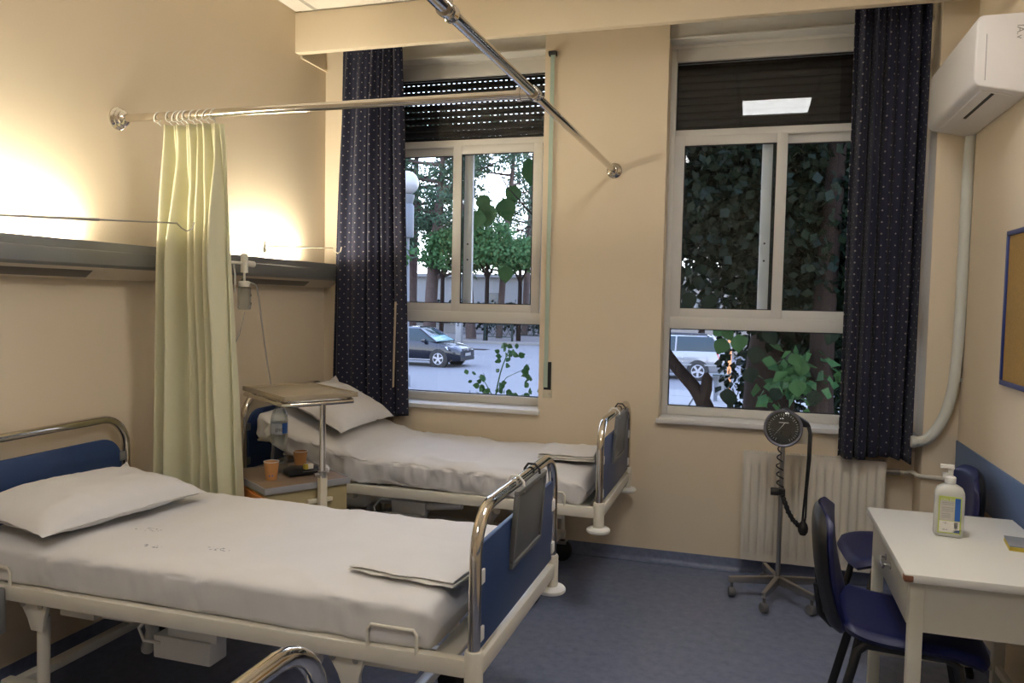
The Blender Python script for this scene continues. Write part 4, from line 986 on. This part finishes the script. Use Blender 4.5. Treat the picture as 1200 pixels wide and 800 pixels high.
def leaves(n, centers, size, aspect=.75, seed=0, droop=.3, shape='leaf'):
    """a crown of single bent leaves (two quads each) scattered in ellipsoids: (cx,cy,cz,rx,ry,rz,weight)"""
    r = np.random.default_rng(seed); wts = np.array([c[6] if len(c) > 6 else c[3]*c[4]*c[5] for c in centers]); wts = wts/wts.sum()
    idx = r.choice(len(centers), n, p=wts); C = np.array([c[:6] for c in centers])[idx]
    d = r.normal(size=(n, 3)); d /= np.linalg.norm(d, axis=1)[:, None]; rad = r.uniform(0, 1, n)**.45
    p = C[:, :3]+d*rad[:, None]*C[:, 3:6]
    a = r.normal(size=(n, 3)); a[:, 2] -= droop; a /= np.linalg.norm(a, axis=1)[:, None]
    q = np.cross(a, r.normal(size=(n, 3))); q /= np.linalg.norm(q, axis=1)[:, None]; nn = np.cross(a, q)
    s = size*r.uniform(.6, 1.25, n)[:, None]; w = s*aspect/2
    v = np.stack([p, p+a*s*.5+q*w+nn*w*.25, p+a*s, p+a*s*.5-q*w+nn*w*.25, p+a*s*.48], 1).reshape(-1, 3)
    k = np.arange(n)[:, None]*5
    f = np.concatenate([k+np.array([[0, 1, 4]]), k+np.array([[1, 2, 4]]), k+np.array([[2, 3, 4]]), k+np.array([[3, 0, 4]])], 0)
    return v, f
def leaf_obj(name, v, f, m, parent, loc):
    me = bpy.data.meshes.new(name); me.vertices.add(len(v)); me.vertices.foreach_set('co', (v-np.array(loc)).astype(np.float32).ravel())
    me.loops.add(f.size); me.loops.foreach_set('vertex_index', f.astype(np.int32).ravel())
    me.polygons.add(len(f)); me.polygons.foreach_set('loop_start', np.arange(0, f.size, 3, dtype=np.int32))
    me.update(calc_edges=True); me.validate(); me.materials.append(M[m])
    o = bpy.data.objects.new(name, me); COL.objects.link(o); o.parent = parent; o['kind'] = 'stuff'
    return o
def tree(name, label, base, trunk, branches, crown, n, size, m, bark, seed, aspect=.75, group=None, droop=.3, extra=None):
    t = thing(name, label, 'tree' if 'shrub' not in name and 'hedge' not in name else 'shrub', base, 0, group)
    rel = lambda p: tuple(Vector(p)-Vector(base))
    if trunk: MB().tube([rel(p[:3]) for p in spline_r(trunk)], [p[3] for p in spline_r(trunk)], 12).build('trunk', bark, t)
    for br in branches: MB().tube([rel(p[:3]) for p in br], [p[3] for p in br], 8).build('branch', bark, t)
    if n:
        v, f = leaves(n, crown, size, aspect, seed, droop); leaf_obj('foliage', v, f, m, t, base)
    return t
def spline_r(p, n=5):
    out_ = []
    P3 = spline([q[:3] for q in p], n); L = len(p)
    for i, q in enumerate(P3):
        s = i/n; k = min(int(s), L-2); fr = s-k; out_.append((q.x, q.y, q.z, p[k][3]*(1-fr)+p[k+1][3]*fr))
    return out_
rnd = random.Random(21)

# the large broad-leaved tree that fills the right window
base = (.55, 8.6, ZG)
crown = [(-.35, 8.0, 2.9, 1.5, 1.3, 1.45), (.9, 8.3, 2.4, 1.4, 1.5, 1.6), (.2, 8.8, 3.9, 2.1, 1.8, 1.3), (.35, 7.7, 2.05, 1.2, .9, .75), (1.5, 8.2, 1.5, 1.3, 1.2, 1.2), (-.9, 8.6, 3.4, 1.1, 1.2, .9), (.9, 9.6, 1.0, 1.3, 1.0, 1.6), (.95, 7.9, 1.1, .45, .5, .4)]
t = tree('broadleaf_tree', 'large dark broadleaf tree close outside the right window', base,
         [(.20, 8.6, ZG, .32), (.20, 8.55, .0, .27), (.20, 8.5, 1.0, .24), (.35, 8.5, 2.4, .16), (.4, 8.6, 4.0, .08)],
         [[(.5, 8.5, 1.0, .12), (-.1, 8.2, 1.9, .08), (-.7, 8.0, 2.8, .04)], [(.55, 8.5, 1.5, .11), (1.2, 8.4, 2.2, .07), (1.8, 8.2, 2.8, .04)], [(.5, 8.5, 2.2, .08), (-.3, 8.4, 3.2, .04)]],
         crown, 52000, .105, 'leafdark', 'barkdark', 5)
base = (-.20, 8.0, ZG)
t2 = tree('leaning_tree', 'dark leaning forked trunk at the lower left of the right window', base,
     [(-.22, 8.0, ZG, .11), (-.28, 8.0, .0, .095), (-.36, 8.0, .34, .085), (-.44, 8.0, .54, .078), (-.53, 8.0, .68, .066), (-.64, 8.0, .80, .062), (-.77, 8.0, .95, .060), (-.92, 8.0, 1.18, .055), (-1.05, 8.0, 1.55, .05), (-1.1, 8.0, 2.2, .04)],
     [[(-.45, 7.99, .56, .07), (-.415, 7.97, .68, .060), (-.41, 7.96, .79, .052), (-.42, 7.96, .84, .02)]], [(-1.0, 8.0, 2.4, .5, .5, .5)], 400, .12, 'leafdark', 'barkdark', 8)
t3 = tree('slim_tree', 'slim brown trunk with hanging leaves behind the right window, near the dotted curtain', (.62, 7.2, ZG),
     [(.62, 7.2, ZG, .13), (.60, 7.2, .3, .11), (.58, 7.2, 1.3, .10), (.66, 7.2, 3.4, .06)], [], [(.45, 7.1, .92, .33, .3, .28), (.25, 7.1, .85, .25, .3, .22)], 130, .13, 'leafmid', 'barkdark', 12)

def big_leaf(s, seed):
    b = MB(); n = 9; r = random.Random(seed)
    prof = [0, .62, .95, 1.0, .93, .78, .56, .28, 0]
    def f(sg):
        def g(i, j):
            q = i/(n-1); w = prof[i]*s*.42*(j-2)/2
            return (w, q*s, .10*s*abs((j-2)/2)*prof[i]-.18*s*q*q+sg*.0007)
        return g
    b.grid(n, 5, f(1)); b.grid(n, 5, f(-1)); b.tube([(0, -.25*s, .02*s), (0, 0, 0)], .0025, 5)
    return b
BLM = [big_leaf(1, k).build('leaf', 'leafdark', smooth=70).data for k in range(1)]
bpy.data.objects.remove(bpy.data.objects['leaf'])
BLM2 = BLM[0].copy(); BLM2.materials.clear(); BLM2.materials.append(M['leafmid'])
def leaf_part(parent, base, p, s, rot, bright=False):
    o = bpy.data.objects.new('leaf', BLM2 if bright else BLM[0]); COL.objects.link(o); o.parent = parent
    o.location = Vector(p)-Vector(base); o.rotation_euler = rot; o.scale = (s, s, s); return o
# leafy branch across the left window: its own tree stands right of the window
base = (-.95, 6.6, ZG)
t4 = tree('leafy_branch_tree', 'young tree between the windows whose leafy branch hangs across the left window', base,
     [(-.95, 6.6, ZG, .06), (-1.0, 6.55, .6, .05), (-1.05, 6.5, 1.6, .04), (-1.15, 6.4, 2.6, .03), (-1.2, 6.4, 3.3, .015)],
     [[(-1.13, 6.42, 2.3, .014), (-1.45, 6.2, 2.25, .010), (-1.70, 6.05, 2.20, .008), (-1.90, 6.0, 2.42, .005), (-2.0, 6.0, 2.58, .003)], [(-1.45, 6.2, 2.25, .008), (-1.62, 6.05, 2.08, .006), (-1.85, 6.0, 2.14, .003)], [(-1.15, 6.4, 2.55, .012), (-1.5, 6.2, 2.62, .006), (-1.7, 6.1, 2.6, .003)]],
     [], 0, .1, 'leafdark', 'barkdark', 3)
for (px, pz, s, a, tl) in ((-1.84, 2.44, .17, 200, .2), (-1.95, 2.34, .20, 165, .5), (-2.06, 2.30, .20, 190, .3), (-2.13, 2.36, .15, 150, .7), (-1.70, 2.60, .18, 185, .2), (-1.60, 2.56, .17, 210, .4), (-1.78, 2.62, .12, 120, .4), (-1.66, 1.86, .10, 185, .3), (-2.12, 2.24, .16, 200, .6), (-1.92, 1.80, .15, 180, .8), (-1.58, 2.72, .16, 190, .2)):
    leaf_part(t4, base, (px, 6.0+.05*math.sin(px*9), pz), s, (math.radians(80), math.radians(a), math.radians(20*tl)), True)
# large leaves hanging in the lower part of the right window
for (px, py, pz, s, a, br) in ((-.16, 6.4, .86, .17, 182, 0), (-.02, 6.6, 1.02, .16, 160, 0), (-.20, 6.3, 1.26, .15, 200, 1), (-.30, 6.5, 1.33, .11, 120, 1), (-.20, 6.4, 1.34, .12, 160, 1), (-.10, 6.2, 1.30, .16, 170, 1),
                               (-.63, 6.0, 1.40, .10, 180, 0), (.05, 6.5, 1.2, .17, 190, 0), (.35, 6.5, .95, .16, 175, 1), (.40, 6.5, 1.1, .15, 200, 1), (.30, 6.5, 1.15, .13, 150, 1), (.22, 6.4, .88, .13, 210, 0), (.50, 6.6, .86, .15, 190, 0), (.12, 6.5, 1.34, .15, 165, 0), (.6, 6.5, 1.35, .14, 190, 0),
                               (-.5, 6.5, 1.62, .15, 175, 0), (-.62, 6.4, 1.72, .14, 190, 0), (-.42, 6.6, 1.75, .14, 200, 0), (-.55, 6.6, 1.55, .13, 160, 0), (-.33, 6.5, 1.6, .14, 185, 0), (-.66, 6.6, 1.9, .14, 200, 0)):
    leaf_part(t2, (-.20, 8.0, ZG), (px, py, pz), s, (math.radians(78), math.radians(a), math.radians(rnd.uniform(-30, 30))), br)
# sapling below the left window
base = (-1.98, 6.0, ZG)
t = tree('sapling', 'thin leafy sapling growing up before the lower pane of the left window', base, [(-1.98, 6.0, ZG, .012), (-2.0, 6.0, .3, .009), (-1.95, 6.0, .85, .006), (-1.86, 6.0, 1.13, .003)],
     [[(-1.98, 6.0, .72, .005), (-2.06, 6.0, .85, .003), (-2.12, 6.0, .90, .002)], [(-1.96, 6.0, .78, .004), (-1.88, 6.0, .9, .003), (-1.74, 6.0, .97, .002)], [(-1.99, 6.0, .6, .004), (-1.85, 6.0, .72, .003), (-1.66, 6.0, .80, .002)], [(-1.99, 6.0, .65, .004), (-2.05, 6.0, .74, .003), (-2.14, 6.0, .77, .002)]], [], 0, .05, 'leafmid', 'leafmid', 4)
for k in range(70):
    br = rnd.choice(((-1.88, 1.08, .10, .09), (-1.88, 1.02, .10, .10), (-2.12, .88, .06, .05), (-2.06, .76, .10, .05), (-1.72, .79, .12, .06), (-1.9, .78, .14, .05), (-1.70, .95, .03, .05)))
    p = (br[0]+rnd.gauss(0, br[2]*.55), 6.0+rnd.gauss(0, .05), br[1]+rnd.gauss(0, br[3]*.55))
    leaf_part(t, base, p, rnd.uniform(.04, .065), (math.radians(rnd.uniform(40, 110)), math.radians(rnd.uniform(0, 360)), math.radians(rnd.uniform(-60, 60))), True)

# pines and round street trees beyond the road
def pine(x, y, h, r, lean, label, seed, n=2600, crown=None):
    rs = random.Random(seed); tr_ = [(x, y, ZG+.1, r), (x+lean*.3, y, h*.35, r*.85), (x+lean*.7, y, h*.7, r*.6), (x+lean, y, h, r*.25)]
    brs = []; cr = []
    for k in range(16):
        z = h*(.26+.047*k); a = rs.uniform(0, 6.28); L = rs.uniform(1.6, 3.4); s = z/h; bx = x+lean*s
        e = (bx+L*math.cos(a), y+L*math.sin(a)*.7, z+rs.uniform(.2, 1.2)); brs.append([(bx, y, z, r*.35), ((bx+e[0])/2, (y+e[1])/2, z+.2, r*.22), (*e, r*.08)])
        cr.append((*e, rs.uniform(1.0, 1.8), rs.uniform(.9, 1.7), rs.uniform(.5, 1.0)))
        if k % 2: cr.append(((bx+e[0])/2, (y+e[1])/2, z+.5, .9, .9, .5))
    return tree('pine_tree', label, (x, y, ZG+.1), tr_, brs, crown or cr, n*2, .36, 'leafpine', 'bark', seed, aspect=.34, group='pines beyond the street', droop=-.2)
pine(-19.2, 45, 10.5, .42, .8, 'thick leaning pine beyond the street, nearest the globe lamp', 31, 3600)
pine(-16.4, 45.0, 12.5, .33, -1.6, 'tall pine beyond the street behind the white post', 32, 2200)
pine(-15.1, 46.5, 12.5, .22, .9, 'slim pine beyond the street left of the middle railing panel', 33, 1000)
pine(-14.9, 51.5, 13.5, .24, .5, 'farther slim pine beyond the street at the right of the left window', 34, 1100)
pine(-21.8, 48, 12.0, .38, .3, 'pine at the left edge of the left window', 35, 3600)
def roundtree(x, y, h, rr, label, seed, n=2600):
    rs = random.Random(seed); cr = [(x+rs.uniform(-.7, .7)*rr, y+rs.uniform(-.5, .5)*rr, h+rs.uniform(-.45, .55)*rr, rr*rs.uniform(.4, .65), rr*.6, rr*rs.uniform(.35, .55)) for _ in range(9)]
    return tree('round_tree', label, (x, y, ZG+.1), [(x, y, ZG+.1, .14), (x+.05, y, h*.5, .12), (x, y, h, .06)], [[(x, y, h*.55, .07), (x+.6*rr, y, h, .03)], [(x, y, h*.6, .07), (x-.6*rr, y, h*1.02, .03)]], cr, n, .26, 'leafbush', 'barkdark', seed, aspect=.7, group='round green street trees')
roundtree(-15.0, 43.6, 4.7, 1.8, 'bright round green street tree in the right half of the left window', 41, 3600)
roundtree(-13.1, 44.0, 4.3, 1.5, 'bright round green street tree at the right edge of the left window', 42, 3000)
roundtree(-17.9, 43.8, 4.5, 1.5, 'bright round green street tree left of the sash bar', 43, 2600)
roundtree(-10.6, 20.6, 2.9, 1.0, 'dark green street tree beside the globe lamp', 44, 1600)
roundtree(-2.0, 33.0, 4.8, 1.8, 'green tree beyond the silver car', 45, 1800)
t = thing('hedge', 'dark green clipped hedge beyond the far pavement', 'hedge', (-20, 52.4, ZG+.1))
v, f = leaves(7000, [(-30+k*2.0, 52.4, .3, 1.5, .7, 1.1) for k in range(18)], .30, .8, 50); leaf_obj('foliage', v, f, 'leafdark', t, (-20, 52.4, ZG+.1))
# buildings and walls
def building(name, label, x0, x1, y, z1, m, wins):
    t = thing(name, label, 'building', ((x0+x1)/2, y, ZG)); ox = (x0+x1)/2
    MB().box((x0-ox, 0, 0), (x1-ox, 8, z1-ZG)).build('wall', m, t); MB().box((x0-ox-.2, -.3, z1-ZG), (x1-ox+.2, 8.2, z1-ZG+.25)).build('roof', 'plaster', t)
    for (xx, zz, w_, h_) in wins:
        fr = MB().box((xx-ox, -.06, zz-ZG), (xx-ox+w_, 0, zz-ZG+h_)).build('window', 'plaster', t); MB().box((xx-ox+.1, -.08, zz-ZG+.1), (xx-ox+w_-.1, -.061, zz-ZG+h_-.1)).build('window_pane', 'windowdark', fr)
    return t
building('far_building', 'low white building behind the street trees', -26, -9, 58, 3.2, 'plaster', [(-20+k*3.0, .6, 1.4, 1.5) for k in range(4)])
building('white_house', 'white building beyond the silver car', -9, 8, 40, 3.0, 'plasterwarm', [(-6+k*3.2, .6, 1.3, 1.4) for k in range(4)])
t = thing('garden_wall', 'low pale wall beyond the far pavement behind the black car', 'wall', (-20.5, 50.8, ZG+.1)); MB().box((-3.8, 0, 0), (1.2, .3, .62)).build('wall_body', 'plaster', t); MB().box((-3.9, -.05, .62), (1.3, .35, .70)).build('coping', 'kerb', t)
# railing panels
def railing(x, y, label):
    t = thing('railing_panel', label, 'railing', (x, y, ZG+.14), math.radians(-8), 'dark green railing panels on the far pavement')
    for xx in (0, 1.75):
        MB().box((xx-.05, -.05, 0), (xx+.05, .05, 1.12)).build('post', 'fence', t)
    b = MB()
    for z in (.22, .92): b.box((.05, -.02, z), (1.70, .02, z+.05))
    for k in range(4):
        xa = .08+k*.41; b.tube([(xa, 0, .24), (xa+.40, 0, .92)], .016, 6); b.tube([(xa+.40, 0, .24), (xa, 0, .92)], .016, 6)
    b.build('lattice', 'fence', t)
for k, (x, y, s) in enumerate(((-14.95, 43.4, 'left railing panel beside the thick pine trunk, dark green'), (-13.9, 46.4, 'middle dark green railing panel between the pine trunks'), (-14.1, 51.0, 'right dark green railing panel, third from the white post'), (-12.2, 51.0, 'rightmost dark green railing panel at the window edge'))): railing(x, y, s)
t = thing('white_post', 'white square post with a dark mark at the far kerb', 'post', (-15.9, 41.6, ZG)); MB().box((-.17, -.17, 0), (.17, .17, 1.9)).build('post_body', 'plaster', t, bevel=.02); b = MB(); b.box((-.06, -.18, 1.0), (.06, -.171, 1.08)); b.box((-.05, -.18, 1.12), (.05, -.171, 1.26)); b.build('mark', 'ink', t)
t = thing('manhole_cover', 'rusty drain cover in the street near the far kerb', 'drain cover', (-13.6, 37.5, ZG)); MB().box((-.8, -.4, 0), (.8, .4, .012)).build('grate', 'barkdark', t)
# globe street lamp
t = thing('street_lamp', 'grey street lamp with white globe at the left edge of the left window', 'street lamp', (-9.62, 20.8, ZG))
MB().lathe([(.16, 0), (.16, .3), (.11, .36), (.105, 3.4), (.09, 3.6), (.09, 5.1)], 18).build('post', 'lamppost', t)
MB().lathe([(.20, 4.3), (.21, 4.35), (.21, 5.2), (.17, 5.26), (.22, 5.45), (.22, 5.52), (.12, 5.54)], 20).build('collar', 'lamppost', t)
MB().lathe([(.12*0+.001, 5.5)]+[(.34*math.sin(math.radians(a)), 5.86-.34*math.cos(math.radians(a))) for a in range(15, 180, 15)]+[(.001, 6.2)], 24).build('globe', 'globe', t)

# cars: lofted sections along x (front at +x)
def car(name, label, loc, rz, secs, cabin, wheels, wr, m, bits):
    t = thing(name, label, 'car', loc, rz, None)
    b = MB()
    def ring(x, w, z0, zm, z1, crown):      # half section mirrored: sill, waist, shoulder, bonnet crown
        h = [(w*.90, z0), (w*.985, z0+.10), (w, zm), (w*.985, zm+(z1-zm)*.7), (w*.92, z1), (w*.45, z1+crown), (0, z1+crown*1.15)]
        return [(x, y, z) for y, z in h]+[(x, -y, z) for y, z in h[-2::-1]]
    rs = [ring(*s_) for s_ in secs]; k = len(rs[0])
    b.add([p for r in rs for p in r], [(i*k+j, i*k+j+1, (i+1)*k+j+1, (i+1)*k+j) for i in range(len(rs)-1) for j in range(k-1)]+[(i*k, (i+1)*k, (i+1)*k+k-1, i*k+k-1) for i in range(len(rs)-1)]+[tuple(range(k)), tuple((len(rs)-1)*k+j for j in range(k-1, -1, -1))])
    b.build('car_body', m, t, smooth=35)
    # greenhouse: (x_base, x_roof) front and rear, belt z, roof z
    xf, xfr, xr, xrr, zb, zr, wb, wt = cabin
    vs = [(xf, wb, zb), (xf, -wb, zb), (xr, -wb, zb), (xr, wb, zb), (xfr, wt, zr), (xfr, -wt, zr), (xrr, -wt, zr), (xrr, wt, zr)]
    g = MB(); g.add(vs, [(0, 1, 2, 3), (4, 7, 6, 5), (1, 0, 4, 5), (2, 1, 5, 6), (3, 2, 6, 7), (0, 3, 7, 4)]); gl = g.build('side_windows', 'carglass', t, bevel=.02)
    g = MB(); e = .012
    g.add([(xf+e, wb*.92, zb+.03), (xf+e, -wb*.92, zb+.03), (xfr+e, -wt*.92, zr-.05), (xfr+e, wt*.92, zr-.05), (xf-.04, wb*.92, zb+.03), (xf-.04, -wb*.92, zb+.03), (xfr-.04, -wt*.92, zr-.05), (xfr-.04, wt*.92, zr-.05)], [(0, 1, 2, 3), (7, 6, 5, 4), (0, 4, 5, 1), (1, 5, 6, 2), (2, 6, 7, 3), (3, 7, 4, 0)]); g.build('windscreen', 'screen', t)
    g = MB(); mid = (xfr+xrr)/2
    g.add([(xfr+.06, wt+.015, zr-.03), (xfr+.06, -wt-.015, zr-.03), (xrr-.04, -wt-.015, zr-.03), (xrr-.04, wt+.015, zr-.03), (xfr-.10, wt*.8, zr+.045), (xfr-.10, -wt*.8, zr+.045), (xrr+.10, -wt*.8, zr+.045), (xrr+.10, wt*.8, zr+.045)], [(0, 3, 2, 1), (4, 5, 6, 7), (0, 1, 5, 4), (1, 2, 6, 5), (2, 3, 7, 6), (3, 0, 4, 7)]); g.build('roof', m, t, bevel=.02)
    g = MB()
    for sy in (-1, 1):
        xb = (xf+xr)/2-.05
        for a_, b_, w_ in ((xf, xfr, .03), (xr, xrr, .045), (xb, xb-.02, .03)): MB().tube([(a_, sy*(wb+.005), zb), (b_, sy*(wt+.008), zr-.01)], w_, 6).build('pillar', m, t)
    for wx in wheels:
        for sy in (-1, 1):
            R = Matrix.Translation((wx, sy*(secs[3][1]-.105), wr)) @ Matrix.Rotation(-sy*PI/2, 4, 'X'); a = MB(); a.lathe([(wr+.055, -.09), (wr+.055, .102), (wr+.03, .108), (0, .108)], 28, (0, 0, 0), R); a.build('wheel_arch', 'tyre', t)
            a = MB(); a.lathe([(0, -.10), (wr*.9, -.10), (wr, -.07), (wr, .10), (wr*.93, .122), (wr*.68, .122), (wr*.66, .10), (0, .10)], 28, (0, 0, 0), R); wo = a.build('wheel', 'tyre', t)
            a = MB(); a.tube([tuple(R @ Vector((wr*.64*math.cos(2*PI*q_/28), wr*.64*math.sin(2*PI*q_/28), .115))) for q_ in range(28)], .014, 6, closed=True); a.lathe([(0, .12), (.06, .12), (.06, .104)], 14, (0, 0, 0), R)
            for q in range(5):
                an = 2*PI*q/5+.3; d = Vector((math.cos(an), math.sin(an), 0)); n_ = Vector((-d.y, d.x, 0))*.030
                a.add([tuple(d*.04+n_+Vector((0, 0, .122))), tuple(d*wr*.63+n_*1.3+Vector((0, 0, .122))), tuple(d*wr*.63-n_*1.3+Vector((0, 0, .122))), tuple(d*.04-n_+Vector((0, 0, .122))), tuple(d*.04+n_+Vector((0, 0, .104))), tuple(d*wr*.63+n_*1.3+Vector((0, 0, .104))), tuple(d*wr*.63-n_*1.3+Vector((0, 0, .104))), tuple(d*.04-n_+Vector((0, 0, .104)))], [(0, 1, 2, 3), (0, 4, 5, 1), (1, 5, 6, 2), (2, 6, 7, 3), (3, 7, 4, 0)], R)
            a.build('rim', 'rim', wo)
    bits(t)
    return t
def bits_black(t):
    for sy in (-1, 1):
        MB().add([(2.06, sy*.50, .60), (1.66, sy*.885, .66), (1.55, sy*.895, .78), (1.93, sy*.52, .74), (2.02, sy*.48, .59), (1.64, sy*.84, .65), (1.53, sy*.84, .77), (1.90, sy*.50, .73)], [(0, 1, 2, 3), (7, 6, 5, 4), (0, 4, 5, 1), (1, 5, 6, 2), (2, 6, 7, 3), (3, 7, 4, 0)]).build('headlamp', 'headlamp', t)
        MB().cbox((.72, sy*.96, .98), (.14, .20, .13)).build('mirror', 'carblack', t, bevel=.03)
        MB().box((-.9, sy*.885, .26), (.95, sy*.90, .29)).build('sill_trim', 'rim', t)
    MB().box((2.02, -.40, .60), (2.09, .40, .70)).build('grille', 'black', t, bevel=.02); MB().box((2.088, -.40, .645), (2.096, .40, .660)).build('grille_bar', 'rim', t)
    MB().box((2.095, -.26, .42), (2.112, .26, .53)).build('number_plate', 'plaster', t); MB().box((2.05, -.62, .25), (2.10, .62, .36)).build('lower_grille', 'black', t)
    MB().lathe([(.055, 0), (.055, .008), (0, .008)], 18, (0, 0, 0), Matrix.Translation((2.094, 0, .655)) @ Matrix.Rotation(PI/2, 4, 'Y')).build('badge', 'rim', t)
car('hatchback_car', 'black hatchback car facing right in the street beyond the left window', (-12.35, 27.9, ZG), math.radians(-3),
    [(-2.05, .78, .35, .6, .80, .06), (-1.9, .86, .24, .62, .94, .05), (-1.0, .885, .22, .62, .96, .04), (0, .895, .22, .62, .95, .03), (.9, .895, .22, .60, .93, .03), (1.2, .89, .22, .58, .88, .07), (1.7, .87, .22, .55, .77, .08), (1.95, .80, .24, .50, .69, .06), (2.08, .66, .28, .46, .60, .04)],
    (1.18, .38, -1.95, -1.45, .93, 1.42, .80, .58), (-1.30, 1.28), .315, 'carblack', bits_black)
def bits_silver(t):
    for sy in (-1, 1):
        MB().add([(-2.22, sy*.60, .62), (-2.00, sy*.885, .62), (-1.90, sy*.88, .92), (-2.10, sy*.62, .96), (-2.16, sy*.60, .62), (-1.96, sy*.84, .62), (-1.86, sy*.84, .92), (-2.04, sy*.62, .96)], [(0, 1, 2, 3), (7, 6, 5, 4), (0, 4, 5, 1), (1, 5, 6, 2), (2, 6, 7, 3), (3, 7, 4, 0)]).build('tail_lamp', 'redlamp', t)
        MB().tube([(.30, sy*.56, 1.47), (.25, sy*.56, 1.52), (-1.55, sy*.56, 1.50), (-1.62, sy*.56, 1.45)], .022, 8).build('roof_rail', 'black', t)
        MB().box((-1.9, sy*.90, .50), (1.8, sy*.915, .55)).build('side_trim', 'greyplastic', t)
    MB().box((-2.26, -.80, .34), (-2.16, .80, .56)).build('bumper', 'carsilver', t, bevel=.03); MB().box((-2.235, -.26, .66), (-2.21, .26, .78)).build('number_plate', 'plaster', t)
car('estate_car', 'silver estate car with red tail lamp seen through the lower pane of the right window', (-3.02, 27.4, ZG), math.radians(184),
    [(-2.22, .80, .34, .60, .92, .02), (-2.05, .875, .28, .62, .97, .02), (-1.0, .90, .22, .62, .97, .02), (0, .905, .22, .62, .95, .02), (.9, .90, .22, .60, .93, .03), (1.2, .89, .22, .58, .90, .05), (1.8, .86, .22, .55, .80, .06), (2.1, .76, .26, .50, .68, .04), (2.25, .6, .30, .46, .58, .03)],
    (1.15, .35, -2.12, -1.75, .95, 1.45, .82, .62), (-1.28, 1.38), .315, 'carsilver', bits_silver)
# metal guard frame and orange bollard before the silver car
t = thing('metal_guard_box', 'grey metal guard frame with green top edge before the silver car', 'guard', (-.70, 20.4, ZG))
for x in (-.13, .13): MB().box((x-.045, -.05, 0), (x+.045, .05, .74)).build('post', 'lamppost', t)
MB().box((-.20, -.20, .74), (.20, .20, .77)).build('top_plate', 'lamppost', t); MB().box((-.085, -.02, .25), (.085, .0, .72)).build('panel', 'carsilver', t)
MB().box((-.205, -.205, .77), (.205, .205, .79)).build('green_edge', 'fence', t)
t = thing('orange_bollard', 'orange striped pole beside the silver car', 'pole', (-.62, 24.5, ZG)); MB().cyl((0, 0, 0), (0, 0, 1.75), .06, 12).build('pole', 'bollard', t); MB().cyl((0, 0, 1.2), (0, 0, 1.4), .062, 12).build('white_band', 'plaster', t)
